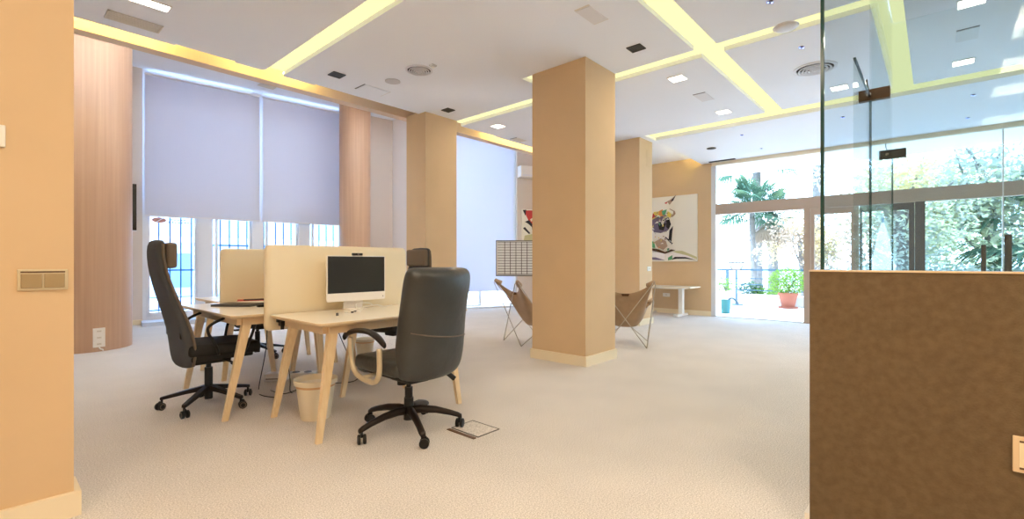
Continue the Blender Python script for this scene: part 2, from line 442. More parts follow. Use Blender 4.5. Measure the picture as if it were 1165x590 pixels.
# sticker on glass: copper swoosh disc and two short lines of lettering
ws = thing('window_sticker', 'copper oval logo sticker with two blurred grey text lines on the street window', 'sticker')
def ell(b, t, z, rt, rz, m, n=20, nn=.08):
    vs = [b.b.verts.new((*wp(t+rt*math.cos(2*PI*k/n), nn)[:2], z+rz*math.sin(2*PI*k/n))) for k in range(n)]
    fa = b.b.faces.new(vs); b._mark([fa], m)
tl = tpx(181.5); st = MB()
ell(st, tl, 1.895, .11, .05, 'logo')
st.quad([(*wp(tl-.05, .079)[:2], 1.86), (*wp(tl-.03, .079)[:2], 1.86), (*wp(tl+.07, .079)[:2], 1.935), (*wp(tl+.05, .079)[:2], 1.935)], 'white')
st.build('emblem', None, ws)
random.seed(5)
for z, a, c in ((1.912, 195, 212), (1.862, 192, 218)):
    t = tpx(a); lt = MB()
    wbox(lt, t, tpx(c), .0785, .080, z-.004, z+.002, 'logog')
    while t < tpx(c):
        w_ = random.uniform(.03, .045); h_ = random.choice((.024, .034))
        wbox(lt, t, t+.016, .075, .0785, z-.016, z-.016+h_, 'logog')
        if random.random() < .7: wbox(lt, t, t+w_*.7, .076, .0785, z-.016, z-.008, 'logog')
        if random.random() < .6: wbox(lt, t, t+w_*.7, .076, .0785, z+.002, z+.009, 'logog')
        t += w_+.012
    lt.build('lettering', None, ws)
# street balustrade
def balustrade(a, c, label):
    r = thing('street_railing', label, 'railing', group='blue steel railings outside the street window')
    t0, t1 = tpx(a)+.02, tpx(c)+.35
    n = max(3, int((t1-t0)/.16))
    for k in range(n+1):
        t = t0+(t1-t0)*k/n; b = MB(); wbox(b, t-.012, t+.012, .55, .574, .05, 2.15); b.build('baluster', 'bluerail', r)
    for z in (.18, 1.45 if a > 230 else .95, 2.08):
        b = MB(); wbox(b, t0, t1, .545, .58, z, z+.03); b.build('rail', 'bluerail', r)
balustrade(168, 222, 'blue steel railing bars outside the first glazed street door')
balustrade(244, 286, 'blue steel railing bars outside the second street window, behind the far cream screen')
balustrade(301, 338, 'blue steel railing bars outside the third street window')
balustrade(354, 388, 'blue steel railing bars outside the last street window by the round column')
# window 3 and its blind
w3 = thing('window_2', 'tall white window with a full blind behind the slim pillar', 'window'); w3['kind'] = 'structure'
def obx(b, s0, s1, n0, n1, z0, z1, m=None):
    n = Vector((-D3.y, D3.x, 0)); b.prism([tuple((A3+D3*s+n*k)[:2]) for s, k in ((s0, n0), (s1, n0), (s1, n1), (s0, n1))], z0, z1, m); return b
f = MB()
for z0, z1 in ((0, .07), (4.2, 4.3)): obx(f, 0, L3, 0, .1, z0, z1)
for s in (0, L3-.07): obx(f, s, s+.06, 0, .1, .07, 4.2)
for s in (.9, 1.65): obx(f, s, s+.06, 0, .1, .07, .45)
f.build('window_frame', 'wframe', w3)
g = MB(); obx(g, 0, L3, .05, .058, .07, 4.2); g.build('pane', 'glass', w3)
s = MB(); obx(s, .0, L3, -.30, 0, 0, .045); s.build('sill_step', 'wframe', w3)
b3 = thing('roller_blind', 'full-height pale blue roller blind behind the gridded board', 'blind')
b = MB(); obx(b, .02, L3-.1, -.06, -.057, .42, 4.25); b.build('fabric', 'blind2', b3)
b = MB(); obx(b, .02, L3-.1, -.07, -.047, .40, .425); b.build('bottom_bar', 'lwhite', b3)

# wall-mounted screen seen edge-on
tv = thing('wall_screen', 'black flat screen on the wall beside the wide blind', 'screen')
def scr(b, t0, t1, n0, n1, z0, z1, m=None): return wbox(b, t0, t1, n0, n1, z0, z1, m)
b = MB(); scr(b, -.75, .13, -.10, -.05, 1.68, 2.50); b.build('panel', 'blk', tv)
b = MB(); scr(b, -.5, -.2, -.05, 0, 1.9, 2.3); b.build('wall_mount', 'black', tv)
b = MB(); scr(b, .05, .13, -.105, -.05, 1.665, 1.68); b.build('bottom_trim', 'lwhite', tv)

# ------------------------------------------------------------------ terrace facade
d1 = thing('window_3', 'terrace glazing with a wide taupe transom', 'window'); d1['kind'] = 'structure'
MB().box(FX, FX+.12, -5, 3.369, 2.096, 2.31).build('transom', 'beam', d1)
MB().box(FX, FX+.1, 3.37, 3.46, 0, 3.1).build('jamb', 'wframe', d1)
MB().box(FX, FX+.12, -5, 3.44, 0, .015).build('threshold', 'wframe', d1)
MB().box(FX+.05, FX+.058, -5, 3.37, 2.31, 3.1).build('upper_pane', 'glass', d1)
MB().box(FX+.05, FX+.058, -5, .12, .08, 2.095).build('lower_pane', 'glass', d1)
for y0, y1, m in ((1.70, 1.80, 'beam'), (.12, .245, 'grey'), (-.755, -.74, 'white')):
    MB().box(FX-.01, FX+.1, y0, y1, 0, 2.095 if m != 'white' else 3.1, ).build('mullion', m, d1)
def gdoor(name, y0, y1, label, stile=.1, m='beam'):
    d = thing(name, label, 'door'); d['kind'] = 'structure'
    b = MB(); b.box(FX, FX+.05, y0, y0+stile, .01, 2.09); b.box(FX, FX+.05, y1-stile*.5, y1, .01, 2.09); b.box(FX, FX+.05, y0+stile, y1-stile*.5, 1.98, 2.09); b.box(FX, FX+.05, y0+stile, y1-stile*.5, .01, .14)
    b.build('door_frame', m, d)
    MB().box(FX+.02, FX+.028, y0+stile, y1-stile*.5, .14, 1.98).build('pane', 'glass', d)
    return d
gdoor('door_1', .98, 1.69, 'taupe framed glass terrace door leaf beside the open doorway', .11)
gdoor('door_2', .25, .97, 'second glass terrace door leaf', .07, 'grey')
# outdoor soffit
struct(MB().box(FX+.16, FX+1.45, -6, 3.9, 3.12, 3.25).build('exterior_soffit', 'white'), 'white soffit over the terrace')
struct(MB().box(FX+.15, FX+1.3, 4.1, 4.3, 0, 3.12).build('exterior_wall_side', 'white'), 'white side wall of the terrace')

# ------------------------------------------------------------------ half-height partition with glass
struct(MB().box(2.236, 2.345, -4.9, .38, 0, 1.082).build('wall_half_height', 'brown'), 'brown half-height wall carrying the glass partition')
b = MB(); b.box(2.345, 2.36, -4.9, .38, 0, .10); b.box(2.236, 2.36, .38, .398, 0, .10)
struct(b.build('baseboard_half_wall', 'white'))
struct(MB().box(2.232, 2.349, -4.9, .383, 1.082, 1.088).build('trim_3', 'edge'))
def gpane(label, x0, x1, y0, y1, z0, z1, edge, m='cglass'):
    p = thing('glass_panel', label, 'glass panel', group='glass panels of the partition')
    MB().box(x0, x1, y0, y1, z0, z1).build('pane', m, p)
    e = MB().box(*edge); e.build('polished_edge', 'gedge', p)
    return p
gpane('large green-edged glass panel standing on the brown half wall', 2.285, 2.295, -4.8, .338, 1.089, 3.28, (2.283, 2.297, .338, .350, 1.089, 3.28), 'tglass')
# cubicle behind: side leaf and rear panels
def uy(px, u): return u*math.tan(YAW-math.atan((px-582.5)/538))
CU, CV = 3.54, .29
gpane('cross glass panel at the first inner corner, brown clamp above its dark edge', CU, CU+.010, -2.4, CV-.006, .01, 3.28, (CU-.002, CU+.012, CV-.006, CV+.006, .01, 2.1))
gpane('low glass door leaf with slanting top edge before the first inner corner', 2.80, CU-.01, CV-.005, CV+.005, .01, 2.1, (2.80, CU-.01, CV-.0055, CV+.0055, 2.10, 2.106))
gpane('long side glass panel between the two metal clamps', CU+.02, 5.47, CV-.005, CV+.005, .01, 3.28, (CU+.02, CU+.03, CV-.0055, CV+.0055, 3.28, 3.285))
gpane('furthest cross glass panel under the darker clamp', 5.5, 5.51, -2.6, CV-.006, .01, 3.28, (5.498, 5.512, CV-.006, CV+.006, .01, 2.1))
def patch(label, u, p0, p1, z0, z1, m='slingdk'):
    r = thing('patch_fitting', label, 'glass fitting', group='metal patch fittings on the glass')
    MB().box(u-.02, u+.028, uy(p1, u), uy(p0, u), z0, z1, None, .004).build('clamp', m, r)
    y = uy((p0+p1)/2-6, u)
    b = MB(); b.cyl((u-.03, y, (z0+z1)/2), (u+.036, y, (z0+z1)/2), .012, None, None, 12); b.build('bolt', 'chrome', r)
    b = MB(); b.tube(bez([(u-.03, y, z1-.01), (u-.04, y+.008, z1+.025), (u-.03, y+.01, z1+.055)], 5), .005, None, 8); b.build('hook_reflection', 'dgrille', r)  # hook shape stands in for a dark reflection of the fitting
patch('brown metal clamp on top of the nearer inner glass', CU, 977, 1013, 2.085, 2.15)
patch('dark metal clamp on top of the furthest inner glass', 5.5, 1000, 1031, 2.06, 2.14, 'dgrille')
# side return glass
gpane('narrow side glass of the inner cubicle', 2.36, 2.90, .30, .308, 1.2, 1.21, (2.36, 2.90, .30, .308, 1.21, 1.214)) if False else None
def post(label, y, x, z1, r=.012):
    p = thing('door_pull', label, 'door pull', (x, y, 0), 0, 'upright steel pulls on the inner glass')
    b = MB(); b.cyl((0, 0, .0), (0, 0, z1), r, None, None, 16); autosmooth(b.build('bar', 'grey', p))
    for z in (.82, z1-.08):
        b = MB(); b.cyl((0, 0, z), (CU-x-.002, 0, z), .007, None, None, 10); b.build('standoff', 'chrome', p)
post('thicker upright steel pull bar on the inner glass, right of the far one', uy(1147, 3.48), 3.48, 1.26, .014)
post('slimmer upright steel pull bar on the inner glass', uy(1119, 3.48), 3.48, 1.21, .010)

# ------------------------------------------------------------------ electrical fittings
sw = thing('light_switch', 'double rocker switch plate on the near tan wall', 'switch', (.17, 2.85, 1.045))
MB().box(-.078, .078, -.010, 0, -.045, .045, None, .004).build('plate', mat('beige_plate', (214, 200, 168), .4, metal=.2), sw)
for sx in (-1, 1):
    r = MB().box(sx*.035-.032, sx*.035+.032, -.017, -.009, -.034, .026, None, .003).build('rocker', mat('bronze_rocker', (176, 156, 120), .35, metal=.4), sw)
MB().box(-.068, .068, -.0105, -.0095, .030, .036).build('gap_line', 'slingdk', sw)
th = thing('wall_thermostat', 'white control plate cut by the left picture edge on the tan wall', 'thermostat', (-.008, 2.85, 1.635))
MB().box(-.08, .068, -.014, 0, -.045, .045, None, .005).build('plate', 'white', th)
MB().box(-.06, .03, -.016, -.013, -.02, .03).build('display', 'grey', th)
def outlet(name, label, loc, rz, w=.08, h=.08, m='white', holes=1):
    r = thing(name, label, 'outlet', loc, rz)
    MB().box(-w/2, w/2, -.012, 0, -h/2, h/2, None, .003).build('plate', m, r)
    for k in range(holes):
        cz = (k-(holes-1)/2)*h/holes
        MB().box(-.024, .024, -.0135, -.0115, cz-.011, cz+.011).build('socket', 'lgrille', r)
        for s in (-1, 1):
            MB().cyl((s*.009, -.0145, cz), (s*.009, -.012, cz), .003, None, None, 8).build('hole', 'black', r)
    return r
# on the half wall: square socket, facing -x
o = thing('wall_socket', 'beige wall socket low on the brown half wall', 'socket', (2.236, -.262, .52-.02), -PI/2)
MB().box(-.075, .075, -.010, 0, -.058, .058, None, .003).build('plate', 'edge', o)
MB().box(-.06, .06, -.0125, -.0095, -.046, .046).build('insert', 'base', o)
MB().box(-.06, .06, -.0135, -.012, .040, .046).build('groove', 'slingdk', o)
MB().box(-.06, .06, -.0135, -.012, -.046, -.040).build('groove', 'slingdk', o)
b = MB(); b.cyl((0, -.016, 0), (0, -.012, 0), .021, None, None, 24); b.build('socket_well', 'black', o)
# triple outlet on the round column
a = math.radians(180+83.5)
cx, cy = .87+.5*math.cos(a), 8.30+.5*math.sin(a)
o = outlet('triple_outlet', 'white triple socket strip on the round wood column', (cx+.15, cy+.012, .175), a+PI/2+.2, .12, .24, 'white', 3)
b = MB(); b.tube(bez([(0, -.01, -.12), (.01, -.02, -.14), (.03, -.03, -.15), (.035, -.035, -.165)], 5), .007, None, 8); b.build('cable', 'white', o)
outlet('wall_outlet', 'white double outlet low on the painting wall under the table', (FX, 4.42, .40), -PI/2, .16, .08, 'white', 1)
outlet('pillar_switch', 'white switch plate on the far pillar', (8.06, 3.88, 1.0), 0, .14, .08, 'white', 1)
# floor box in the carpet
fb = thing('floor_box', 'square floor access box with dark outline in the carpet by the black chair', 'floor box', (2.205, 2.305, 0))
b = MB()
for x0, x1, y0, y1 in ((-.1, .1, -.13, -.124), (-.1, .1, .124, .13), (-.1, -.094, -.13, .13), (.094, .1, -.13, .13)): b.box(x0, x1, y0, y1, .0, .005)
b.build('rim', 'grey', fb)
MB().box(-.094, .094, -.124, .124, 0, .003).build('lid', 'carpet', fb)
MB().box(-.14, -.115, -.13, .13, 0, .004).build('cable_slot', 'slingdk', fb)

# ------------------------------------------------------------------ ceiling fittings
def led(label, x, y, w=.17, d=.17, z=ZC, power=6):
    r = thing('ceiling_lamp', label, 'ceiling lamp', (x, y, z), 0, 'square LED ceiling lamps')
    b = MB()
    for x0, x1, y0, y1 in ((-w/2-.01, w/2+.01, -d/2-.01, -d/2), (-w/2-.01, w/2+.01, d/2, d/2+.01), (-w/2-.01, -w/2, -d/2, d/2), (w/2, w/2+.01, -d/2, d/2)): b.box(x0, x1, y0, y1, -.008, 0)
    b.build('frame', 'white', r)
    MB().box(-w/2, w/2, -d/2, d/2, -.004, 0).build('diffuser', 'lamp', r)
    if power:
        l = bpy.data.lights.new('led', 'AREA'); l.shape = 'RECTANGLE'; l.size = w; l.size_y = d; l.energy = power; l.color = (1, .78, .52)
        lo = bpy.data.objects.new('led_light', l); C.objects.link(lo); lo.location = (0, 0, -.012); lo.parent = r
    return r
led('square LED lamp between front pillar and raft, nearest the pillar', 5.545, 2.30)
led('square LED lamp second along from the front pillar, next to the raft strip', 7.23, 2.31, power=3)
led('square LED lamp behind the front pillar near the window bay', 5.55, 5.27)
led('square LED lamp seen through the glass edge beside the round diffuser', 7.20, .90, power=3)
led('square LED lamp seen through the glass partition near the raft strip', 7.19, -.23, power=3)
led('square LED lamp cut by the top edge behind the glass', 5.57, -.23)
led('long bright LED lamp over the desks at the top edge', .70, 4.97, .75, .12, power=8)
# unseen fill lamps added behind and beside the viewpoint, built like the visible ones
for k, (x, y) in enumerate(((.6, -.8), (.6, 1.2), (-1.6, -.8), (-1.6, 1.2), (3.4, -.8), (.6, -3))):
    led('added unseen square LED fill lamp in the ceiling around the viewpoint', x, y, .5, .5, power=6.5 if y > 0 and x < 1 else 16.5)
def grille(label, x, y, w, d, m='dgrille', name='ceiling_grille', z=ZC, rz=0, group='dark square ceiling grilles', n=7):
    r = thing(name, label, 'vent', (x, y, z), rz, group)
    b = MB()
    for x0, x1, y0, y1 in ((-w/2, w/2, -d/2, -d/2+.012), (-w/2, w/2, d/2-.012, d/2), (-w/2, -w/2+.012, -d/2, d/2), (w/2-.012, w/2, -d/2, d/2)): b.box(x0, x1, y0, y1, -.010, 0)
    b.build('frame', m, r)
    b = MB()
    for k in range(n):
        yy = -d/2+d*(k+.5)/n; b.box(-w/2, w/2, yy-d/n*.3, yy+d/n*.3, -.007, -.002)
    b.build('slats', m, r)
    MB().box(-w/2, w/2, -d/2, d/2, -.002, -.0005).build('backing', 'black' if m == 'dgrille' else m, r)
    return r
grille('small dark square grille over the desks beside the strip light', 2.765, 5.235, .15, .15)
grille('small dark square grille in front of the slim pillar', 4.48, 5.25, .14, .15)
grille('small dark square grille above the front pillar', 4.47, 2.29, .14, .15)
grille('long beige linear grille beside the long LED lamp', .92, 5.46, .40, .19, 'lgrille', group=None, n=5)
grille('pale grille in the high window bay ceiling', 3.74, 9.86, .30, .16, 'lgrille', z=ZW, group=None, n=4)
grille('long dark linear grille at the raft edge over the open doorway', 9.92, 3.2, .08, .5, 'dgrille', z=3.168, group=None, n=14)
def hatch(label, x, y, w, d, z=ZC, m='lwhite', tilt=.0):
    r = thing('ceiling_hatch', label, 'ceiling hatch', (x, y, z), 0, 'flush ceiling hatches')
    MB().box(-w/2+.022, w/2-.012, -d/2, d/2, -.006, 0, None, .002).build('cover', m, r)
    MB().box(-w/2, -w/2+.018, -d/2, d/2, -.002, 0).build('gap', 'lgrille' if tilt else 'grey', r)
    MB().box(w/2-.010, w/2, -d/2, d/2, -.002, 0).build('gap', 'lgrille', r)
hatch('pale rectangular hatch near the dark grille above the front pillar', 3.61, 2.28, .33, .15, tilt=1)
hatch('pale rectangular hatch between the two LED lamps by the raft', 6.40, 2.30, .36, .16)
hatch('pale rectangular hatch above the glass partition', 6.34, -.23, .34, .16)
hatch('flush hatch with dark end gaps over the desks by the cove', 3.325, 5.37, .38, .23, m='ceil')
hatch('faint hatch near the cove behind the front pillar', 6.42, 5.59, .3, .16, m='lgrille')
def diffuser(label, x, y, r, z=ZC):
    t = thing('ceiling_air_diffuser', label, 'air diffuser', (x, y, z), 0, 'round concentric air diffusers')
    b = MB(); b.lathe([(r, 0), (r, -.008), (r*.86, -.012), (r*.84, 0)], n=40, cap=False); autosmooth(b.build('outer_ring', 'lwhite', t))
    b = MB(); b.lathe([(r*.84, -.001), (r*.01, -.001)], n=40); b.build('backing', 'dgrille', t)
    for k, q in enumerate((.72, .56, .40, .24)):
        b = MB(); b.lathe([(r*q, -.004), (r*(q+.05), -.02-.004*k), (r*(q-.02), -.022-.004*k), (r*(q-.06), -.006)], n=36, cap=False)
        autosmooth(b.build('cone_ring', 'lwhite', t))
    b = MB(); b.lathe([(r*.12, -.003), (r*.12, -.035), (.002, -.037)], n=20); b.build('hub', 'lwhite', t)
diffuser('round ringed air diffuser over the desks', 3.33, 4.41, .155)
diffuser('round ringed air diffuser crossing the glass panel edge', 6.30, 1.02, .215)
def disc(label, x, y, r, m='lwhite', name='ceiling_speaker', cat='speaker', z=ZC, h=.03):
    t = thing(name, label, cat, (x, y, z))
    b = MB(); b.lathe([(r, 0), (r*.98, -h*.4), (r*.8, -h*.8), (r*.5, -h), (.002, -h*1.05)], n=36); autosmooth(b.build('cover', m, t), 50)
    b = MB(); b.lathe([(r*1.08, 0), (r*1.08, -.006), (r*.98, -.008)], n=36); b.build('rim', m, t)
disc('white round ceiling dome between strip light and glass', 4.98, 1.04, .085) if False else disc('white round ceiling dome between strip light and glass', 5.0, 1.04, .10)
disc('faint grey flush disc over the desks beside the ringed diffuser', 3.32, 4.92, .085, 'softgrey', h=.006)
disc('small dark oval speaker in the raft above the doorway', 8.9, 3.06, .075, 'dgrille', z=3.205, h=.012)
b = MB(); b.box(3.31, 3.38, 4.15, 4.21, ZC-.015, ZC, 'softgrey', .005); b.box(3.33, 3.36, 4.165, 4.195, ZC-.03, ZC-.02, 'white')
tag(b.build('ceiling_sensor'), 'tiny square sensor next to the ringed air diffuser', 'sensor')
def bluedot(label, x, y, z=ZC):
    t = thing('ceiling_indicator', label, 'indicator lamp', (x, y, z), 0, 'tiny blue ceiling indicators')
    b = MB(); b.lathe([(.024, 0), (.022, -.008), (.01, -.010)], n=16); b.build('rim', 'grey', t)
    for s in (-1, 1):
        b = MB(); b.lathe([(.007, -.009), (.006, -.013), (.001, -.014)], (s*.012, -s*.012, 0), n=10); b.build('diode', 'blue', t)
bluedot('blue indicator between white dome and ringed diffuser', 5.58, 1.02)
bluedot('blue indicator at the top edge above the white dome', 4.43, 1.04)
bluedot('blue indicator in the raft nearest its strip', 8.37, 2.385, 3.225)
bluedot('blue indicator in the raft closer to the terrace doors', 9.44, 2.36, 3.19)
bluedot('blue indicator behind the glass, upper of two', 8.3, -.354, 3.225)
bluedot('blue indicator behind the glass, lower of two', 9.41, -.347, 3.19)
bluedot('blue indicator beside the glass panel edge', 8.31, 1.0, 3.225)

# air conditioner on far wall
dF = Vector((1.04, -.47, 0)).normalized(); nF = Vector((-dF.y, dF.x, 0))
def fp(s, n=0): p = Vector((9.08, 7.99, 0))+dF*s+nF*n; return (p.x, p.y)
def fbox(b, s0, s1, n0, n1, z0, z1, m=None): b.prism([fp(s0, n0), fp(s1, n0), fp(s1, n1), fp(s0, n1)], z0, z1, m); return b
ac = thing('air_conditioner', 'white split air conditioner high on the far wall', 'air conditioner')
b = MB(); fbox(b, .02, .95, -.26, -.065, 3.27-.0, 3.55); b.build('body', 'white', ac)
b = MB(); fbox(b, .06, .91, -.27, -.26, 3.29, 3.33); b.build('louvre', 'lwhite', ac)
ar = thing('canvas_picture', 'red, white and black canvas on the far wall partly behind the front pillar', 'picture')
b = MB(); fbox(b, .12, 1.02, -.10, -.065, 1.55, 2.47, 'canvas'); b.build('canvas', None, ar)
b = MB()
def fpoly(b, pts, m, n=-.102):
    vs = [b.b.verts.new((*fp(s, n), z)) for s, z in pts]; b._mark([b.b.faces.new(vs)], m)
fpoly(b, [(.17, 2.44), (.95, 2.47), (1.0, 2.0), (.7, 2.15), (.45, 1.95), (.3, 2.2)], 'red')
fpoly(b, [(.14, 2.45), (.24, 2.46), (.22, 2.30)], 'ink', -.104)
fpoly(b, [(.35, 2.22), (.6, 2.35), (.62, 2.30), (.38, 2.16)], 'canvas', -.104)
fpoly(b, [(.2, 2.15), (.32, 2.2), (.5, 2.0), (.42, 1.9), (.4, 2.02), (.3, 2.1)], 'ink', -.106)
fpoly(b, [(.4, 2.2), (.5, 2.25), (.55, 2.1), (.48, 2.12)], 'ink', -.106)
fpoly(b, [(.15, 1.98), (.2, 2.02), (.36, 1.86), (.32, 1.84)], 'ink', -.104)
fpoly(b, [(.14, 1.57), (.9, 1.57), (.8, 1.75), (.45, 1.85), (.2, 1.8)], 'olive', -.103)
fpoly(b, [(.5, 1.85), (.62, 1.87), (.6, 1.72)], 'red', -.105)
b.build('motif', None, ar)

# painting on painting wall (plane x = FX): canvas y 3.73..5.1, z
pt = thing('canvas_picture', 'large unframed canvas with an open book and colourful head motif', 'painting')
X = FX-.035
MB().box(X, FX-.002, 3.735, 5.0, 1.135, 2.56).build('canvas', 'canvas', pt)
# coordinates (y decreases to the right in the picture)
def q(px, py): # painting px -> (y, z) on the canvas plane
    y = X*math.tan(YAW-math.atan((px-582.5)/538)); d = X*math.cos(YAW)+y*math.sin(YAW)
    return (y, H+(298-py)*d/538)
mo = MB(); lay = [0]
def poly(pts, m):
    lay[0] += 1
    vs = [mo.b.verts.new((X-.0008*lay[0], *q(*p))) for p in pts]
    mo._mark([mo.b.faces.new(vs)], m)
poly([(735, 287), (742, 284.5), (750, 285), (756, 289), (757, 295.5), (745, 293.5), (735, 293.5)], 'palewall')
poly([(758, 289), (764, 285.5), (776, 285.8), (793, 291.5), (793, 295.3), (780, 292.5), (770, 292.8), (758, 296)], 'palewall')
poly([(764, 285.5), (776, 285), (793, 292), (793, 295), (782, 290.5), (770, 287.5)], 'olive')
poly([(735, 292.5), (746, 292.5), (757, 296), (746, 295.5), (735, 294.5)], 'violet')
poly([(763, 295.4), (768, 292), (780, 292.2), (793, 295.8), (780, 294), (770, 294.2)], 'ink')
poly([(760, 293), (765, 290), (765, 295), (760, 296)], 'green')
poly([(741, 252), (744, 245), (752, 241), (760, 246), (763, 256), (760, 262), (752, 265), (744, 264), (740, 260)], 'violet')
poly([(749, 256), (754, 249), (758, 254), (755, 262), (750, 261)], 'ink')
poly([(758, 251), (761, 247), (763.5, 255), (761, 261), (758, 258)], 'ink')
poly([(752, 253), (755, 247), (757, 250), (754, 257)], 'lgrille')
poly([(735, 262), (744, 264.5), (753, 266), (760, 263.5), (762, 272), (756, 277), (750, 272), (735, 270)], 'white')
poly([(742, 250), (749, 246), (753, 240), (744, 241)], 'yellow')
poly([(749, 247), (756, 245), (754, 238), (750, 240)], 'orange')
poly([(742, 249), (746, 246), (743, 242)], 'red')
poly([(753, 240), (759, 238), (757, 244), (754, 245)], 'green')
poly([(755, 249), (767, 245), (765, 243), (757, 246)], 'olive')
poly([(756, 231), (763, 227), (769, 222), (766, 228), (762, 233), (760, 230)], 'dusk')
poly([(763, 229), (769.5, 221.5), (766, 228.5)], 'ink')
poly([(756, 231), (760, 229.5), (758.5, 232)], 'red')
poly([(762, 237), (768, 240), (769, 243), (766, 246.5), (762, 247), (766, 243.5), (766.5, 240.5), (762, 238)], 'dusk')
poly([(760, 240), (764, 243), (763, 248), (759, 245)], 'yellow')
poly([(762, 262), (766, 257), (765, 266), (764, 277), (760, 273), (757, 270), (761, 267)], 'ink')
poly([(757, 268), (762, 262), (761, 272)], 'white')
poly([(745, 275), (752, 271), (758, 274), (760, 280), (755, 284), (748, 281)], 'dusk')
poly([(738, 273), (745, 275), (746, 282), (738, 281)], 'green')
poly([(741, 282), (750, 283.5), (757, 286.5), (764, 283.5), (769, 284.3), (757, 288.5), (741, 284.5)], 'slingdk')
rs = random.Random(12)
for k in range(46):
    cx_, cy_ = rs.gauss(753, 7), rs.gauss(250, 9)
    if k % 3 == 0: cx_, cy_ = rs.gauss(757, 6), rs.gauss(272, 7)
    if not (743 < cx_ < 772 and 232 < cy_ < 284): continue
    a0 = rs.uniform(0, 6.28); L_ = rs.uniform(1.2, 3.2)
    poly([(cx_+L_*math.cos(a0), cy_+L_*math.sin(a0)), (cx_+L_*.5*math.cos(a0+2), cy_+L_*.5*math.sin(a0+2)), (cx_+L_*.6*math.cos(a0+3.6), cy_+L_*.6*math.sin(a0+3.6))], rs.choice(['violet', 'ink', 'white', 'softgrey', 'dusk', 'orange', 'green', 'yellow', 'white', 'violet']))
mo.build('motif', None, pt)

# low white T-leg table under the painting
tb = thing('side_table', 'white low table on a T-shaped leg under the painting', 'table', (9.72, 4.2, 0))
MB().box(-.30, .27, -.55, .75, .59, .615, None, .004).build('tabletop', 'top', tb)
MB().box(-.05, .05, -.29, -.2, .05, .57, None, .006).build('leg', 'white', tb)
MB().box(-.05, .05, .42, .5, .05, .57, None, .006).build('leg', 'white', tb)
for y in (-.245, .46):
    MB().box(-.28, .25, y-.05, y+.05, 0, .05, None, .008).build('foot', 'white', tb)
MB().box(-.22, .2, -.36, .56, .565, .59).build('frame', 'white', tb)

# gridded white board on stand
gb = thing('grid_board', 'white board with black grid standing behind the front pillar', 'board')
BD = Vector((math.sin(YAW), -math.cos(YAW), 0)); BO = Vector((8.45*math.cos(YAW)-.275*math.sin(YAW), 8.45*math.sin(YAW)+.275*math.cos(YAW), 0))
BN = Vector((math.cos(YAW), math.sin(YAW), 0))
def bbx(b, s0, s1, n0, n1, z0, z1, m=None):
    b.prism([tuple((BO+BD*s+BN*n)[:2]) for s, n in ((s0, n0), (s1, n0), (s1, n1), (s0, n1))], z0, z1, m); return b
b = MB(); bbx(b, 0, 1.25, 0, .02, .89, 1.50); b.build('panel', 'wframe', gb)
b = MB()
for k in range(13):
    z = .905+k*.0475; bbx(b, .02, 1.23, -.002, 0, z, z+.007)
for k in range(11):
    s = .14+k*.1; bbx(b, s, s+.010, -.003, 0, .90, 1.485)
b.build('grid_lines', 'ink', gb)
b = MB(); bbx(b, -.012, 1.262, -.012, .03, 1.495, 1.51); bbx(b, -.012, 1.262, -.012, .03, .87, .892); bbx(b, -.014, 0, -.012, .03, .87, 1.51); bbx(b, 1.25, 1.264, -.012, .03, .87, 1.51)
b.build('frame', 'grey', gb)
for s in (.72, 1.15):
    b = MB(); bbx(b, s, s+.03, .03, .06, 0, .9); b.build('leg', 'grey', gb)
    b = MB(); bbx(b, s-.01, s+.04, -.2, .3, 0, .04); b.build('foot', 'grey', gb)

# ------------------------------------------------------------------ desks
def leg_mesh(top, foot, wt=.06, wb=.036, th_t=.042, th_b=.028):
    b = MB(); t, f = Vector(top), Vector(foot)
    def ring(p, w, h): return [(p.x-w/2, p.y-h/2, p.z), (p.x+w/2, p.y-h/2, p.z), (p.x+w/2, p.y+h/2, p.z), (p.x-w/2, p.y+h/2, p.z)]
    b.loft([ring(f, wb, th_b), ring(f.lerp(t, .85), wt*.95, th_t), ring(t, wt, th_t)])
    return b
def desk(label, x0, x1, y0, y1, screen, legs, inset=.09, group='pale wood desks of the pinwheel cluster'):
    cx, cy = (x0+x1)/2, (y0+y1)/2
    r = thing('desk', label, 'desk', (cx, cy, 0), 0, group)
    w, d = (x1-x0)/2, (y1-y0)/2
    b = MB()
    def rr(w, d, z, c=.025):
        pts = []
        for sx, sy, a0 in ((1, 1, 0), (-1, 1, 90), (-1, -1, 180), (1, -1, 270)):
            for k in range(4):
                a = math.radians(a0+30*k); pts.append((sx*(w-c)+c*math.cos(a), sy*(d-c)+c*math.sin(a), z))
        return pts
    b.loft([rr(w-.02, d-.02, .722), rr(w, d, .738), rr(w, d, .748), rr(w-.003, d-.003, .75)], 'top')
    b.mats = ['top', 'edge']
    me_o = b.build('tabletop', None, r)
    for p in me_o.data.polygons:
        p.material_index = 0 if p.normal.z > .5 else 1
    b = MB(); b.box(-w+.10, w-.10, -d+.07, -d+.10, .67, .722); b.box(-w+.10, w-.10, d-.10, d-.07, .67, .722)
    b.box(-w+.07, -w+.10, -d+.10, d-.10, .67, .722); b.box(w-.10, w-.07, -d+.10, d-.10, .67, .722)
    b.build('apron', 'edge', r)
    for sx in (-1, 1):
        for sy in (-1, 1):
            k = (sx, sy)
            f = legs.get(k, (sx*(w-.05), sy*(d-.07)))
            t = (sx*(w-.05-inset), sy*(d-.07-(inset if k not in legs or True else 0)*.35), .715)
            leg_mesh(t, (f[0], f[1], 0)).build('leg', 'wood', r)
    return r
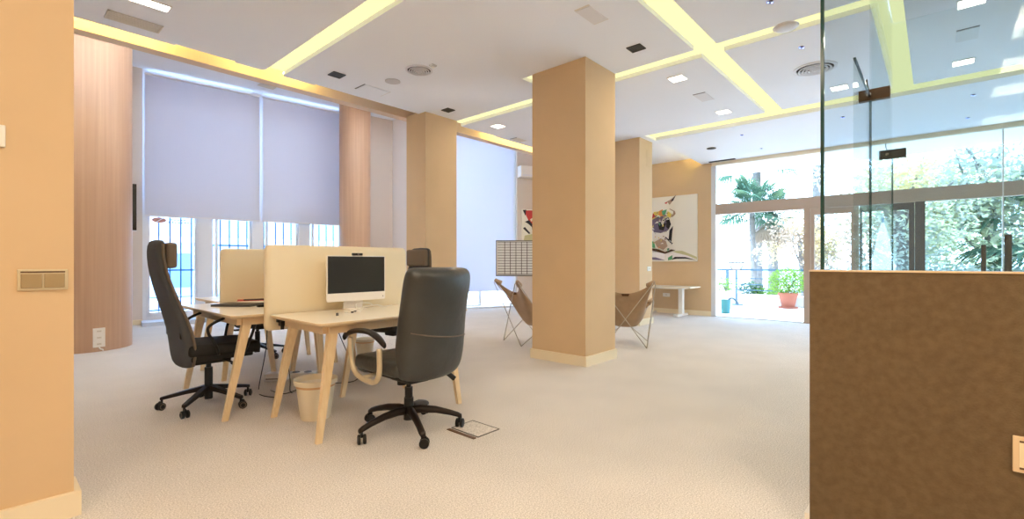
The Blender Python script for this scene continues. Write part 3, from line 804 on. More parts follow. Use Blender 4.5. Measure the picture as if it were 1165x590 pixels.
def rrect(w, h, rads, n=6):
    """outline in (s, z) from 0..w, 0..h with corner radii bl, br, tr, tl"""
    out = []
    for (cx, cz, a0), rd in zip(((0, 0, 180), (w, 0, 270), (w, h, 0), (0, h, 90)), rads):
        ox = cx+(rd if cx == 0 else -rd); oz = cz+(rd if cz == 0 else -rd)
        for k in range(n+1):
            a = math.radians(a0+90*k/n); out.append((ox+rd*math.cos(a), oz+rd*math.sin(a)))
    return out
def screen(label, p, ax, L, z0=.633, z1=1.245, th=.045):
    r = thing('desk_screen', label, 'desk divider', (p[0], p[1], 0), math.atan2(ax[1], ax[0]), 'cream felt desk dividers')
    b = MB(); e = .012
    def ring(ins, y): return [(s+ins if s < L/2 else s-ins, y, z0+(z+ins if z < .3 else z-ins)) for s, z in rrect(L, z1-z0, (.03, .03, .045, .045))]
    b.loft([ring(e, -th/2), ring(0, -th/2+e), ring(0, th/2-e), ring(e, th/2)])
    o = autosmooth(b.build('panel', 'fabric', r), 60)
    for s in (.07, L-.15):
        b = MB(); b.box(s, s+.07, -th/2-.02, th/2+.02, .69, .72, None, .004); b.box(s+.015, s+.04, -th/2-.05, -th/2, .665, .70); b.cyl((s+.03, -th/2-.035, .64), (s+.03, -th/2-.035, .68), .012)
        b.build('clamp', 'black', r)
    return r
# the pinwheel: near desk, left desk, far desk, right desk
desk('near pale desk carrying the white computer', 1.34, 2.56, 2.75, 3.50, None, {(-1, -1): (-.57, -.285), (-1, 1): (-.55, .44), (1, -1): (.565, -.31), (1, 1): (.56, .40)})
desk('left pale desk in front of the grey high-back chair', 1.13, 1.92, 3.60, 4.85, None, {(-1, -1): (-.392, -.495), (-1, 1): (-.33, .72), (1, -1): (.315, -.53), (1, 1): (.41, .70)})
desk('far pale desk behind the further cream divider', 1.46, 2.68, 4.93, 5.73, None, {})
desk('right-hand pale desk hidden behind the large divider', 2.0, 2.78, 3.60, 4.85, None, {(-1, -1): (-.40, -.55)})
screen('large cream felt divider behind the white computer', (1.325, 3.535), (1, 0), 1.19)
screen('further cream felt divider on the far desk', (1.445, 4.892), (1, 0), 1.19)
screen('cream felt divider between the left and right desks, behind the large divider', (1.96, 3.62), (0, 1), 1.18, .633, 1.16)
for o in bpy.data.objects:
    pass

# computer
pc = thing('desktop_computer', 'white all-in-one computer with dark screen on the near desk', 'computer', (1.955, 3.385, .75), 0)
b = MB()
b.loft([[(s-.25, -.008, z+.07) for s, z in rrect(.5, .35, (.012,)*4, 4)], [(s-.25, .006, z+.07) for s, z in rrect(.5, .35, (.012,)*4, 4)],
        [((s-.25)*.7, .035, (z-.175)*.7+.245) for s, z in rrect(.5, .35, (.012,)*4, 4)]])
autosmooth(b.build('housing', 'alu', pc), 30)
MB().box(-.243, .243, -.0095, -.008, .133, .414).build('display', 'screen', pc)
b = MB(); b.box(-.08, .08, -.03, .09, 0, .008, None, .003); b.build('foot', 'alu', pc)
b = MB(); b.loft([[(-.08, .055, .006), (.08, .055, .006), (.08, .07, .006), (-.08, .07, .006)], [(-.08, .03, .2), (.08, .03, .2), (.08, .045, .2), (-.08, .045, .2)]]); b.build('stand', 'alu', pc)
b = MB(); b.box(.225, .233, -.0098, -.008, .09, .098); b.build('logo_mark', 'grey', pc)
wc = thing('webcam', 'small dark webcam clipped on top of the white computer', 'webcam', (1.955, 3.385, 1.171))
MB().box(-.04, .04, -.022, .012, 0, .02, None, .006).build('body', 'black', wc)
b = MB(); b.cyl((0, -.026, .01), (0, -.022, .01), .007, None, None, 14); b.build('lens', 'grey', wc)
b = MB()
b.tube(bez([(1.80, 3.22, .755), (1.88, 3.20, .757), (1.95, 3.27, .78), (2.05, 3.25, .785), (2.15, 3.30, .765), (2.3, 3.42, .757)]), .004, None, 6)
b.tube(bez([(1.74, 3.18, .755), (1.86, 3.24, .757), (1.9, 3.30, .80), (2.02, 3.33, .80), (2.1, 3.38, .77)]), .004, None, 6)
b.tube(bez([(1.83, 3.12, .755), (1.80, 3.2, .755), (1.9, 3.27, .77)]), .0035, None, 6)
tag(b.build('computer_cable', 'white'), 'white cables looping in front of the white computer', 'cable')
b = MB(); b.box(1.79, 1.815, 3.165, 3.18, .750, .760); b.box(1.83, 1.85, 3.20, 3.215, .750, .760)
tag(b.build('cable_plug', 'black'), 'small black plugs on white cables on the near desk', 'plug')
MB_ = MB(); MB_.lathe([(.009, 0), (.009, .018), (.002, .02)], (1.63, 3.08, .75), n=12)
tag(MB_.build('metal_cap', 'grey'), 'tiny metal cap lying on the near desk', 'cap')

# items on left desk
lp = thing('laptop', 'closed dark grey laptop on the left desk', 'laptop', (1.45, 4.42, .75), math.radians(-52))
MB().box(-.17, .17, -.115, .115, 0, .010, None, .004).build('base', 'grey', lp)
MB().box(-.17, .17, -.115, .115, .011, .018, None, .003).build('lid', 'brownblk', lp)
mg = thing('magazine', 'red and dark magazine behind the closed laptop', 'magazine', (1.68, 4.68, .75), math.radians(-20))
MB().box(-.15, .15, -.10, .10, 0, .02).build('pages', 'white', mg)
MB().box(-.15, .15, -.10, .10, .02, .023).build('cover', 'red', mg)
MB().box(-.10, .12, -.06, .06, .023, .028).build('dark_block', 'ink', mg)
hb = thing('cable_hub', 'small dark cable hub by the divider edge', 'hub', (1.55, 4.15, .75), 0)
MB().box(-.05, .05, -.02, .02, 0, .02, None, .004).build('body', 'black', hb)
b = MB(); b.tube(bez([(.05, 0, .01), (.12, .02, .005), (.18, -.05, .005), (.25, -.1, .005)]), .004, None, 6); b.build('cable', 'black', hb)
for k, (x, y, L) in enumerate(((1.53, 5.2, 'left'),)):
    pb = thing('notebook', 'thin dark notebook lying at the corner of the far desk', 'notebook', (1.60, 5.05, .75), .2)
    MB().box(-.06, .06, -.08, .08, 0, .008).build('cover', 'black', pb)

# bins
def bin_(label, x, y, s=1, liner=True):
    r = thing('waste_bin', label, 'waste bin', (x, y, 0), 0, 'cream plastic waste bins')
    b = MB(); b.lathe([(.002, .004), (.098*s, .0), (.102*s, .01), (.132*s, .245*s), (.146*s, .25*s), (.150*s, .282*s), (.145*s, .284*s), (.128*s, .246*s), (.097*s, .012), (.002, .01)], n=36, cap=False)
    autosmooth(b.build('bin', 'bin', r), 40)
    if liner:
        b = MB(); b.lathe([(.1315*s, .23*s), (.133*s, .246*s)], n=36, cap=False); b.build('rim_band', 'binbag', r)  # darker brown band just below the rim lip
        b = MB(); b.lathe([(.128*s, .245*s), (.11*s, .20*s), (.002, .19*s)], n=24, cap=False); b.build('liner', 'white', r)
bin_('cream waste bin under the near desk', 1.60, 3.335)
bin_('pale waste bin under the right-hand desk seen past the armrest', 2.98, 4.98, .8)

# power strips and cable box on the floor
ps = thing('power_strip', 'white power strip with two dark sockets on the floor under the desks', 'power strip', (2.07, 4.60, 0), math.radians(-42))
MB().box(-.13, .13, -.055, .055, 0, .05, None, .01).build('body', 'white', ps)
for s in (-.055, .055):
    b = MB(); b.lathe([(.036, .051), (.034, .054), (.02, .052)], (s, 0, 0), n=20); b.build('socket', 'grey', ps)
cbx = thing('cable_box', 'pale cable box on the floor beside the white power strip', 'cable box', (1.86, 4.66, 0), math.radians(-42))
MB().box(-.10, .10, -.06, .06, 0, .07, None, .012).build('body', 'lwhite', cbx)
MB().box(-.08, .08, -.062, -.058, .02, .03).build('front', 'grey', cbx)
def cable(label, pts, r=.004, m='black', name='power_cable'):
    b = MB(); b.tube(bez(pts, 7), r, None, 6); tag(b.build(name, m, smooth=True), label, 'cable', 'loose cables under the desks')
cable('black cable hanging from under the near desk to the floor', [(1.72, 3.9, .66), (1.66, 3.95, .4), (1.70, 4.0, .15), (1.75, 4.1, .008), (1.86, 4.15, .008), (1.9, 4.25, .01), (1.86, 4.28, .03)])
cable('black cable curled beside the pale cable box', [(1.66, 4.3, .008), (1.7, 4.1, .008), (1.85, 4.05, .06), (1.92, 4.12, .10), (1.85, 4.17, .05), (1.95, 4.2, .008), (2.1, 4.15, .008), (2.3, 4.05, .008), (2.5, 4.25, .008)])
cable('pale cable hanging straight under the right-hand desk', [(2.12, 4.3, .66), (2.13, 4.28, .3), (2.12, 4.24, .008), (2.2, 4.15, .008)], .003, 'lwhite')
cable('black cable trailing across the carpet under the right-hand desk', [(2.3, 4.5, .66), (2.35, 4.3, .3), (2.42, 4.1, .008), (2.7, 4.0, .008), (2.85, 4.2, .008), (2.78, 4.5, .008)])
cable('black cable dropping behind the left desk leg', [(1.75, 4.6, .66), (1.70, 4.5, .35), (1.62, 4.45, .008), (1.55, 4.2, .008), (1.62, 4.0, .008)])

# ------------------------------------------------------------------ chairs
def caster(parent, x, y, r=.03, ang=0, rim='black'):
    """twin-wheel caster as a part with two wheels"""
    b = MB(); b.cyl((x, y, r*1.2), (x, y, r*2.9), .008); d = Vector((math.cos(ang), math.sin(ang), 0)); n = Vector((-d.y, d.x, 0))
    c = Vector((x, y, r))+d*.012
    b.tube([c-n*.006+Vector((0, 0, r*.9)), c+n*.006+Vector((0, 0, r*.9))], r*.55, None, 12)
    o = b.build('caster', 'black', parent)
    for s in (-1, 1):
        w = MB(); p0 = c+n*s*.008; p1 = c+n*s*.026
        w.tube([p0, p0.lerp(p1, .15), p0.lerp(p1, .85), p1], [r*.86, r, r, r*.82], 'black', 20)
        if rim != 'black':
            w.tube([p1, p1+n*s*.0015], [r*.8, r*.7], rim, 20); w.tube([p1+n*s*.001, p1+n*s*.004], [r*.55, r*.5], 'black', 16)
        autosmooth(w.build('wheel', None, o))
# grey high-back mesh chair, facing +y locally
def mesh_chair(label, loc, rz):
    r = thing('office_chair', label, 'office chair', loc, rz, 'grey high-back swivel chairs')
    # back shell: profile (z, y, halfwidth, thickness)
    prof = [(.33, -.16, .14, .035), (.36, -.165, .20, .06), (.45, -.165, .235, .07), (.56, -.18, .245, .065), (.68, -.215, .24, .055), (.80, -.255, .225, .05), (.92, -.29, .20, .048), (1.04, -.318, .175, .05), (1.15, -.33, .158, .052), (1.25, -.332, .15, .05), (1.285, -.327, .13, .03)]
    b = MB(); rings = []
    for z, y, hw, th in prof:
        ring = []
        N = 8
        for k in range(N+1):
            s = -1+2*k/N; ring.append((s*hw, y+.045*(s*s)*(hw/.24), z))
        for k in range(N+1):
            s = 1-2*k/N; ring.append((s*hw*.97, y-th+.03*(s*s)*(hw/.24), z))
        rings.append(ring)
    b.loft(rings); o = b.build('backrest', 'mesh', r); subd(o, 1)
    # frame piping along edges
    for s in (-1, 1):
        b = MB(); b.tube(bez([(s*hw*1.0, y+.04*(hw/.24)-th*.35, z) for z, y, hw, th in prof[1:-1]], 3), .010, None, 8)
        b.build('edge_piping', 'greyleather', r, smooth=True)
    b = MB(); b.box(-.15, .15, -.305, -.235, 1.075, 1.262, None, .028)
    autosmooth(b.build('headrest', 'greyleather', r), 40)
    b = MB(); b.box(-.2, .2, -.235, -.205, .56, .72, None, .012); autosmooth(b.build('lumbar_band', 'brownblk', r), 40)
    # seat
    b = MB(); b.box(-.25, .25, -.19, .30, .425, .515, None, .035)
    o = autosmooth(b.build('seat', 'seatblk', r), 50)
    for v in o.data.vertices:
        if v.co.y > .2: v.co.z -= .015
    MB().box(-.22, .22, -.17, .25, .385, .43, None, .015).build('seat_shell', 'black', r)
    MB().box(-.07, .07, -.12, .14, .335, .39, None, .015).build('tilt_mechanism', 'black', r)
    b = MB(); b.cyl((.07, .08, .36), (.27, .10, .355), .008); b.box(.25, .31, .075, .125, .345, .365, None, .006); b.build('tilt_lever', 'black', r)
    # loop armrests
    for s in (-1, 1):
        b = MB(); X_ = s*.285
        pts = bez([(s*.24, .0, .43), (X_, -.03, .50), (X_, -.08, .60), (X_, -.07, .655), (X_, .02, .70), (X_, .12, .715), (X_, .20, .70), (X_, .235, .65), (X_, .215, .56), (s*.24, .18, .43)], 6)
        b.tube(pts, .0105, None, 8); b.build('armrest', 'black', r, smooth=True)
    b = MB(); b.cyl((0, 0, .055), (0, 0, .30), .028); b.cyl((0, 0, .28), (0, 0, .345), .018); autosmooth(b.build('gas_column', 'black', r))
    for k in range(5):
        a = 2*PI*k/5+math.radians(-134.5)-math.radians(-90)+PI/2*0
        d = Vector((math.cos(a), math.sin(a), 0)); n = Vector((-d.y, d.x, 0)); b = MB()
        def ring(t, w, z0, z1): p = d*t; return [p-n*w+Vector((0, 0, z0)), p+n*w+Vector((0, 0, z0)), p+n*w+Vector((0, 0, z1)), p-n*w+Vector((0, 0, z1))]
        b.loft([ring(.01, .022, .125, .165), ring(.15, .018, .105, .135), ring(.305, .014, .075, .098), ring(.315, .012, .076, .095)])
        b.build('base_leg', 'brownblk', r)
        caster(r, d.x*.305, d.y*.305, .028, a+.9, 'greyleather')
    return r
mc = mesh_chair('grey mesh high-back office chair at the left desk, seen side-on', (1.175, 4.24, 0), -PI/2)
dup(mc, (3.02, 4.36, 0), PI/2+.12, 'grey high-back office chair showing only its headrest above the black leather chair')
dup(mc, (2.17, 6.0, 0), PI+.12, 'grey high-back office chair on the far side of the desks, behind the further divider')

# executive leather chair
def exec_chair(label, loc, rz):
    r = thing('executive_chair', label, 'office chair', loc, rz)
    prof = [(.385, -.20, .185, .06, .03), (.42, -.205, .225, .10, .035), (.50, -.215, .243, .12, .04), (.62, -.235, .250, .12, .05), (.74, -.262, .250, .10, .05), (.86, -.285, .248, .10, .05), (.97, -.305, .250, .10, .045), (1.04, -.318, .248, .09, .04), (1.075, -.322, .232, .07, .035), (1.092, -.322, .20, .04, .03)]
    b = MB(); rings = []
    for z, y, hw, th, cv in prof:
        ring = []; N = 10
        for k in range(N+1):
            s = -1+2*k/N; ring.append((s*hw, y+cv*1.2*s*s+.02*(1-s*s), z))
        for k in range(N+1):
            s = 1-2*k/N; ring.append((s*hw*.985, y-th+cv*1.3*abs(s)**3, z-.012*(1-s*s)))
        rings.append(ring)
    b.loft(rings); o = b.build('backrest', 'leather', r); subd(o, 2)
    # seam across the lower back
    b = MB(); b.tube(bez([(s*.243, -.3585+.065*abs(s)**3, .66+.018*s*s-.03*s) for s in (-.88, -.55, -.2, .2, .55, .88)], 5), .0045, None, 6)
    b.build('seam', 'greyleather', r, smooth=True)
    b = MB(); b.box(-.25, .25, -.22, .27, .415, .51, None, .04); o = autosmooth(b.build('seat', 'leather', r), 60)
    b = MB(); b.box(-.22, .22, .17, .305, .38, .50, None, .05); autosmooth(b.build('seat_front_roll', 'leather', r), 60)
    MB().box(-.2, .2, -.18, .2, .39, .42, None, .01).build('seat_pan', 'black', r)
    MB().box(-.08, .08, -.12, .10, .335, .39, None, .012).build('tilt_mechanism', 'black', r)
    b = MB(); b.cyl((-.02, .05, .30), (-.02, .05, .345), .03); b.build('tension_knob', 'black', r)
    b = MB(); b.tube([(.08, -.06, .36), (.22, -.10, .36), (.25, -.12, .34)], .006); b.cyl((.235, -.11, .362), (.28, -.14, .315), .017); b.build('height_lever', 'black', r)
    for s in (-1, 1):
        X_ = s*.31
        b = MB(); b.tube(bez([(X_, .205, .635), (X_, .20, .56), (X_, .175, .46), (X_, .11, .405), (X_, -.02, .385), (X_, -.10, .40), (X_, -.135, .46), (X_, -.135, .60)], 5), .017, None, 10)
        b.tube([(s*.2, .06, .40), (X_, .06, .395)], .014, None, 8); b.build('arm_frame', 'arm', r, smooth=True)
        b = MB(); pts = bez([(X_, .275, .625), (X_, .24, .655), (X_, .12, .685), (X_, -.02, .69), (X_, -.12, .665), (X_, -.19, .625)], 5)
        rings = []
        for i, p in enumerate(pts):
            t = i/(len(pts)-1); w = .026*(1-abs(2*t-1)**4*.5); h = .017
            rings.append([(p.x+w*math.cos(a_*PI/5), p.y, p.z+h*math.sin(a_*PI/5)) for a_ in range(10)])
        b.loft(rings); b.build('arm_pad', 'brownblk', r, smooth=True)
    b = MB(); b.cyl((0, 0, .075), (0, 0, .22), .034, .031); b.cyl((0, 0, .22), (0, 0, .29), .026); b.cyl((0, 0, .28), (0, 0, .345), .016); autosmooth(b.build('gas_column', 'black', r))
    for k in range(5):
        a = 2*PI*k/5+math.radians(-112)
        d = Vector((math.cos(a), math.sin(a), 0)); n = Vector((-d.y, d.x, 0)); b = MB(); rings = []
        for t, w, zc, h in ((.0, .032, .135, .03), (.08, .028, .140, .028), (.18, .024, .130, .024), (.27, .022, .108, .02), (.33, .022, .088, .018), (.352, .016, .078, .014)):
            rings.append([d*t+n*w*math.cos(j*PI/4)+Vector((0, 0, zc+h*math.sin(j*PI/4))) for j in range(8)])
        b.loft(rings); b.build('base_leg', 'brownblk', r, smooth=True)
        caster(r, d.x*.335, d.y*.335, .03, a+1.2)
    return r
exec_chair('black leather executive chair with pale arm frames at the near desk', (1.892, 2.618, 0), 0)

# butterfly chairs
def butterfly(label, loc, rz):
    r = thing('butterfly_chair', label, 'lounge chair', loc, rz, 'leather butterfly chairs')
    F = {'fl': (-.30, .28, 0), 'fr': (.30, .28, 0), 'bl': (-.27, -.30, 0), 'br': (.27, -.30, 0)}
    T = {'fl': (-.37, .40, .58), 'fr': (.37, .40, .58), 'bl': (-.35, -.40, .86), 'br': (.35, -.40, .86)}
    nb = {'fl': ('bl', 'fr'), 'fr': ('br', 'fl'), 'bl': ('fl', 'br'), 'br': ('fr', 'bl')}
    for k in T:
        t = Vector(T[k]); a, c = (Vector(F[j]) for j in nb[k])
        off = (Vector((a.x, a.y, 0))-Vector((c.x, c.y, 0))).normalized()*.03
        m_ = t-Vector((0, 0, .03))
        b = MB(); z = Vector((0, 0, .007))
        b.tube([a+z, (m_+off), t+off*.4, t-off*.4, (m_-off), c+z], .006, None, 8)
        b.build('frame_rod', 'rod', r, smooth=True)
    # sling
    n = 14; b = MB(); g = []
    BL, BR, FL, FR = (Vector(T[k]) for k in ('bl', 'br', 'fl', 'fr'))
    for i in range(n+1):
        row = []
        for j in range(n+1):
            u, v = i/n, j/n     # u across, v back->front
            p = BL*(1-u)*(1-v)+BR*u*(1-v)+FL*(1-u)*v+FR*u*v
            e = (4*u*(1-u)); f = (4*v*(1-v))
            sag = .52*f*(.42+.58*e)+.16*e*(1-f)*(1.0 if v < .5 else .55)
            pin = 1-.26*f*(1-e)
            x = p.x*pin
            y = p.y+.15*e*(1-v)**2*(1)-.11*e*v**2
            row.append(b.b.verts.new((x, y, max(.24, p.z+.004-sag))))
        g.append(row)
    for i in range(n):
        for j in range(n): b.b.faces.new((g[i][j], g[i+1][j], g[i+1][j+1], g[i][j+1]))
    o = b.build('sling', 'sling', r, smooth=True)
    md = o.modifiers.new('t', 'SOLIDIFY'); md.thickness = .006; md.offset = 0
    b = MB(); b.quad([(-.05, -.268, .705), (.05, -.268, .705), (.04, -.262, .675), (-.04, -.262, .675)]); o = b.build('leather_tab', 'slingdk', r)
    md = o.modifiers.new('t', 'SOLIDIFY'); md.thickness = .02; md.offset = 0
    for k in T:
        t = Vector(T[k]); b = MB(); c = Vector((0, 0, .3))
        d = (Vector((0, 0, t.z-.25))-t).normalized()
        b.tube([t+Vector((0, 0, .012)), t+d*.05, t+d*.10], [.022, .035, .042], None, 8); b.build('corner_pocket', 'sling', r, smooth=True)
    return r
bc = butterfly('brown leather butterfly chair seen from behind, beside the front pillar towards the terrace', (5.86, 3.16, 0), math.radians(28-90))
dup(bc, (5.12, 4.22, 0), math.radians(-22-90), 'brown leather butterfly chair behind the front pillar on the desk side')

# ------------------------------------------------------------------ outdoors: terrace
struct(MB().box(FX+.16, 13.55, -9, 9, -.12, -.012).build('ground_terrace', 'terr'))
struct(MB().box(13.56, 13.8, -9, 9, -.12, .26).build('kerb', 'kerb'))
struct(MB().box(13.8, 60, -60, 60, -1.3, -1.2).build('ground_garden', 'street'))
sea = tag(MB().box(60, 420, -300, 300, -1.6, -1.5).build('sea_horizon', 'sea'), 'hazy pale blue sea behind the terrace railing', 'sea', kind='stuff')
rl = thing('terrace_railing', 'blue-grey steel railing along the terrace kerb', 'railing', (13.68, 0, .26))
MB().box(-.03, .03, -8, 8, .63, .68).build('top_rail', 'rail', rl)
for z in (.10, .25, .41): MB().box(-.01, .01, -8, 8, z, z+.022).build('rail', 'rail', rl)
for y in (4.27, 1.4, -1.5, -4.4): MB().box(-.03, .03, y-.035, y+.035, 0, .63).build('post', 'rail', rl)
def foliage(b, c, rad, n, size, m, seed, flat=.6):
    rnd = random.Random(seed); n = int(n*1.7); size = size*.62
    for _ in range(n):
        while True:
            p = Vector((rnd.uniform(-1, 1), rnd.uniform(-1, 1), rnd.uniform(-1, 1)))
            if .15 < p.length < 1: break
        p = Vector((c[0]+p.x*rad[0], c[1]+p.y*rad[1], c[2]+p.z*rad[2]))
        d = Vector((rnd.gauss(0, 1), rnd.gauss(0, 1), rnd.gauss(0, flat))).normalized(); e = d.orthogonal().normalized()
        e = (e*math.cos(rnd.uniform(0, 6.28))+d.cross(e)*math.sin(rnd.uniform(0, 6.28)))
        s = size*rnd.uniform(.6, 1.3)
        vs = [b.b.verts.new(p-d*s), b.b.verts.new(p+e*s*.38), b.b.verts.new(p+d*s), b.b.verts.new(p-e*s*.38)]
        b._mark([b.b.faces.new(vs)], m)
def potplant(label, x, y, pr=.2, ph=.36, bush=(.36, .36, .30), n=900, pm='terra', lm='potleaf', seed=1, size=.04, pot='flower_pot'):
    r = thing('potted_plant', label, 'potted plant', (x, y, -.012))
    b = MB(); b.lathe([(.002, .0), (pr*.95, 0), (pr*.95, .035), (pr*.62, .035), (pr*.88, ph*.82), (pr, ph*.82), (pr, ph), (pr*.9, ph), (pr*.86, ph-.04), (.002, ph-.04)], n=28, cap=False)
    autosmooth(b.build(pot, pm, r), 30)
    b = MB(); foliage(b, (0, 0, ph+bush[2]*.8), bush, n, size, lm, seed); b.build('foliage', None, r)
    b = MB()
    rnd = random.Random(seed)
    for k in range(7):
        a = rnd.uniform(0, 6.28); b.tube([(0, 0, ph-.05), (.05*math.cos(a), .05*math.sin(a), ph+.1), (bush[0]*.6*math.cos(a), bush[1]*.6*math.sin(a), ph+bush[2])], .007, None, 5)
    b.build('stem', 'trunk', r)
    return r
def fpos(px, py, z=0):
    a = YAW; d = (z-H)*538/(298-py); l = (px-582.5)/538*d
    return d*math.cos(a)+l*math.sin(a), d*math.sin(a)-l*math.cos(a)
potplant('bushy green plant in a square-rimmed terracotta pot on the terrace', 13.22, 2.70, .225, .38, (.42, .46, .34), 1500, seed=3, size=.05)
potplant('green plant in a tall white pot by the doorway jamb', 12.3, 3.88, .2, .42, (.22, .25, .2), 400, 'white', 'potleaf', 4)
b = MB(); foliage(b, (13.95, 3.75, .38), (.15, .35, .22), 350, .07, 'palmleaf', 9); foliage(b, (13.95, 3.35, .33), (.15, .4, .12), 250, .06, 'potleaf', 8)
tag(b.build('garden_shrub'), 'low green agave-like planting behind the terrace kerb', 'shrub')
wcn = thing('watering_can', 'teal watering can with dark curved handle by the doorway jamb', 'watering can', (11.0, 3.47, -.012))
b = MB(); b.lathe([(.002, .0), (.09, 0), (.10, .30), (.09, .30), (.08, .02), (.002, .02)], n=24, cap=False); autosmooth(b.build('body', 'teal', wcn), 40)
b = MB(); b.tube(bez([(0, -.06, .31), (0, -.14, .34), (0, -.22, .28), (0, -.26, .20)], 6), [.02]*19, None, 10); b.build('handle', 'rail', wcn, smooth=True)
pl = thing('pole_sign', 'teal pole with an open trapezoid loop standing by the railing', 'pole', (13.28, 3.92, -.012))
b = MB(); b.cyl((0, 0, 0), (0, 0, .93), .025); b.build('pole', 'rail', pl)
b = MB(); b.tube([(0, -.1, .93), (0, -.2, 1.12), (0, .2, 1.12), (0, .1, .93)], .028, None, 8, closed=True); b.build('loop', 'grey', pl)
b = MB(); b.cyl((0, 0, 0), (0, 0, .02), .16); b.build('foot', 'rail', pl)

# palms
def palm(label, x, y, h, n=26, fr=1.5, m='leafb', z0=-1.2, seed=1, dry=0, tr=.14):
    r = thing('palm_tree', label, 'palm tree', (x, y, z0)); rnd = random.Random(seed)
    b = MB(); b.tube([(0, 0, 0), (.05, 0, h*.5), (.0, .05, h)], [tr*1.2, tr, tr*.9], None, 12); b.build('trunk', 'trunk', r, smooth=True)
    def fronds(name, n, e0, e1, fr, m, z=0):
        b = MB()
        for k in range(n):
            a = rnd.uniform(0, 6.28); el = rnd.uniform(e0, e1)
            L = fr*rnd.uniform(.75, 1.1); d = Vector((math.cos(a)*math.cos(el), math.sin(a)*math.cos(el), math.sin(el)))
            base = Vector((0, .05, h+z)); mid = base+d*L*.55; side = Vector((-math.sin(a), math.cos(a), 0))
            b.tube([base, mid], .015, m, 4)
            # fan of blades
            for q in range(13):
                t = -1.25+2.5*q/12
                w = (d*math.cos(t)+side*math.sin(t)); tip = mid+w*L*.5+Vector((0, 0, -.22*L*(.4+abs(t)*.4)))
                pm_ = mid+w*L*.28; s = w.cross(Vector((0, 0, 1))); s = s.normalized()*L*.028 if s.length > .01 else Vector((L*.028, 0, 0))
                vs = [b.b.verts.new(mid), b.b.verts.new(pm_+s), b.b.verts.new(tip), b.b.verts.new(pm_-s)]
                b._mark([b.b.faces.new(vs)], m)
        b.build(name, None, r)
    fronds('fronds', n, -.5, 1.3, fr, m)
    if dry: fronds('dry_fronds', dry, -1.4, -.6, fr*.8, 'dry', -.15)
    return r
palm('slim fan palm standing free left of the others beyond the railing', 16.6, 4.39, 4.05, 44, 1.2, 'palmleaf', seed=2, tr=.09)
palm('fan palm with a skirt of dry fronds beyond the railing', 17.5, 4.02, 3.9, 24, 1.2, 'palmleaf', seed=5, dry=34, tr=.16)
palm('tall blue-green palm seen through the top glazing', 19.5, 5.0, 6.3, 36, 1.8, 'palmleaf', seed=6, tr=.16)
palm('tall palm behind the doorway post in the top glazing', 20.5, 3.2, 7.0, 36, 2.0, 'palmleaf', seed=7, tr=.18)
palm('low spreading palm seen through the glass partition', 17.0, -2.4, 3.0, 40, 2.4, 'palmleaf', seed=8, tr=.2)
def tree(label, x, y, h, rad, n, ms, seed, z0=-1.2, leafs=.16, tr=.14):
    r = thing('broadleaf_tree', label, 'tree', (x, y, z0)); rnd = random.Random(seed)
    b = MB(); top = h-rad[2]
    b.tube([(0, 0, 0), (.1, .05, top*.5), (0, .1, top)], [tr*1.3, tr, tr*.8], None, 10)
    for k in range(9):
        a = rnd.uniform(0, 6.28); e = rnd.uniform(.2, 1.2)
        p = Vector((rad[0]*.8*math.cos(a)*math.cos(e), rad[1]*.8*math.sin(a)*math.cos(e), rad[2]*1.3*math.sin(e)))
        s = Vector((0, .05, top*rnd.uniform(.6, 1)))
        b.tube(bez([s, s+p*.5+Vector((rnd.uniform(-.2, .2), rnd.uniform(-.2, .2), .1)), s+p], 4), [tr*.5-tr*.045*i for i in range(9)], None, 6)
    b.build('trunk', 'trunk', r, smooth=True)
    b = MB()
    for k in range(14):
        c = (rnd.gauss(0, .45)*rad[0], rnd.gauss(0, .45)*rad[1], h-rad[2]+rnd.gauss(0, .45)*rad[2])
        foliage(b, c, (rad[0]*.5, rad[1]*.5, rad[2]*.42), n//14, leafs, rnd.choice(ms), seed*31+k)
    b.build('foliage', None, r)
    return r
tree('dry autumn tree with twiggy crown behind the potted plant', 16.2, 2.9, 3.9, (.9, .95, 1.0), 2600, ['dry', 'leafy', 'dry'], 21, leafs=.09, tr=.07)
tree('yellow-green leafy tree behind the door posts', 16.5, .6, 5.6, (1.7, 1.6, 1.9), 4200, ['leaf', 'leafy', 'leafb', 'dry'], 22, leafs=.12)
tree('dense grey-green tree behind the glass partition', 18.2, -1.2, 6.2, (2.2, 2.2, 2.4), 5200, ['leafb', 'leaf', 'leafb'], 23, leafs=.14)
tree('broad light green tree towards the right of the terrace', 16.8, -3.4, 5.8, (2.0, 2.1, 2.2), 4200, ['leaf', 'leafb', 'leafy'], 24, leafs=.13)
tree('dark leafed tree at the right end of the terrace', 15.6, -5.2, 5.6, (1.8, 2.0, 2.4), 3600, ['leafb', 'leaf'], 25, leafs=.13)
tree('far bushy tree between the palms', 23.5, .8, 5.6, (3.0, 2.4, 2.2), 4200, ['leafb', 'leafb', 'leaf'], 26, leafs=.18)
for k, (x, y) in enumerate(((15.2, -.6), (15.4, -2.3), (15.0, -4.0), (15.3, 1.2))):
    b = MB(); foliage(b, (x, y, .2), (.5, .9, .9), 1100, .12, ['leafb', 'leaf', 'leafb', 'leafb'][k], 40+k)
    tag(b.build('hedge_shrub'), ['grey-green shrub low behind the railing under the dense tree', 'light green shrub low behind the railing under the broad tree', 'grey-green shrub low at the right end of the railing', 'grey-green shrub low behind the railing under the yellow-green tree'][k], 'shrub', 'shrubs behind the terrace railing')
cn = thing('garden_parasol', 'closed white garden parasol seen beyond the glass door', 'parasol', (14.6, .95, -1.2))
b = MB(); b.lathe([(.36, 1.0), (.30, 1.6), (.22, 2.3), (.10, 3.0), (.02, 3.3)], n=14, cap=False); b.build('canopy', 'white', cn)
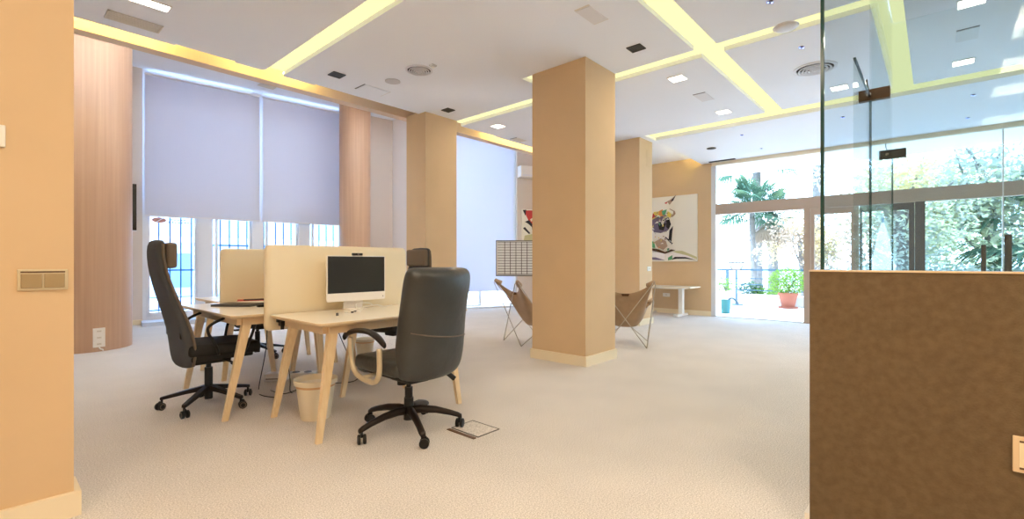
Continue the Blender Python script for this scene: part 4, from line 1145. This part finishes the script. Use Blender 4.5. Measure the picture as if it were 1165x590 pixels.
b = MB(); b.cyl((0, 0, 0), (0, 0, 3.4), .025); b.build('pole', 'rail', cn)

# street side outdoors
b = MB(); wbox(b, -8, 14, .2, 40, -.1, -.02); struct(b.build('ground_street', 'street'))
bd = thing('street_building', 'pale blue building across the street behind the railings', 'building')
b = MB(); wbox(b, -4, 12, 8, 12, 0, 3.2); b.build('walls', 'facade', bd)
for k in range(8):
    t = -3+k*1.9; b = MB(); wbox(b, t, t+1.0, 7.96, 8.0, .3, 1.4); b.build('window', 'facadeg', bd)
b = MB(); wbox(b, -4, 12, 7.8, 8, 1.75, 1.95); b.build('ledge', 'white', bd)

# ------------------------------------------------------------------ world + light
w = bpy.data.worlds.new('sky'); S.world = w; w.use_nodes = True
n = w.node_tree; n.nodes.clear()
o = n.nodes.new('ShaderNodeOutputWorld'); bg = n.nodes.new('ShaderNodeBackground')
tc = n.nodes.new('ShaderNodeTexCoord'); sx = n.nodes.new('ShaderNodeSeparateXYZ'); rp = n.nodes.new('ShaderNodeValToRGB')
n.links.new(tc.outputs['Generated'], sx.inputs[0]); n.links.new(sx.outputs['Z'], rp.inputs[0])
rp.color_ramp.elements[0].position = 0; rp.color_ramp.elements[0].color = (.56, .77, 1, 1)
rp.color_ramp.elements[1].position = .6; rp.color_ramp.elements[1].color = (.22, .38, .62, 1)
n.links.new(rp.outputs[0], bg.inputs[0]); bg.inputs[1].default_value = 5.3
n.links.new(bg.outputs[0], o.inputs[0])

sun = bpy.data.lights.new('sun', 'SUN'); sun.energy = 5; sun.angle = .02; sun.color = (.90, .95, 1)
so = bpy.data.objects.new('sun', sun); C.objects.link(so); so.rotation_euler = (0, math.radians(24), math.radians(8))
S.view_settings.view_transform = 'Standard'; S.view_settings.look = 'None'
S.view_settings.exposure = 1.17; S.view_settings.gamma = 1; S.view_settings.use_curve_mapping = False
S.cycles.use_denoising = True
S.cycles.max_bounces = 12; S.cycles.diffuse_bounces = 8; S.cycles.transparent_max_bounces = 16
S.cycles.sample_clamp_indirect = 8; S.cycles.caustics_reflective = False; S.cycles.caustics_refractive = False
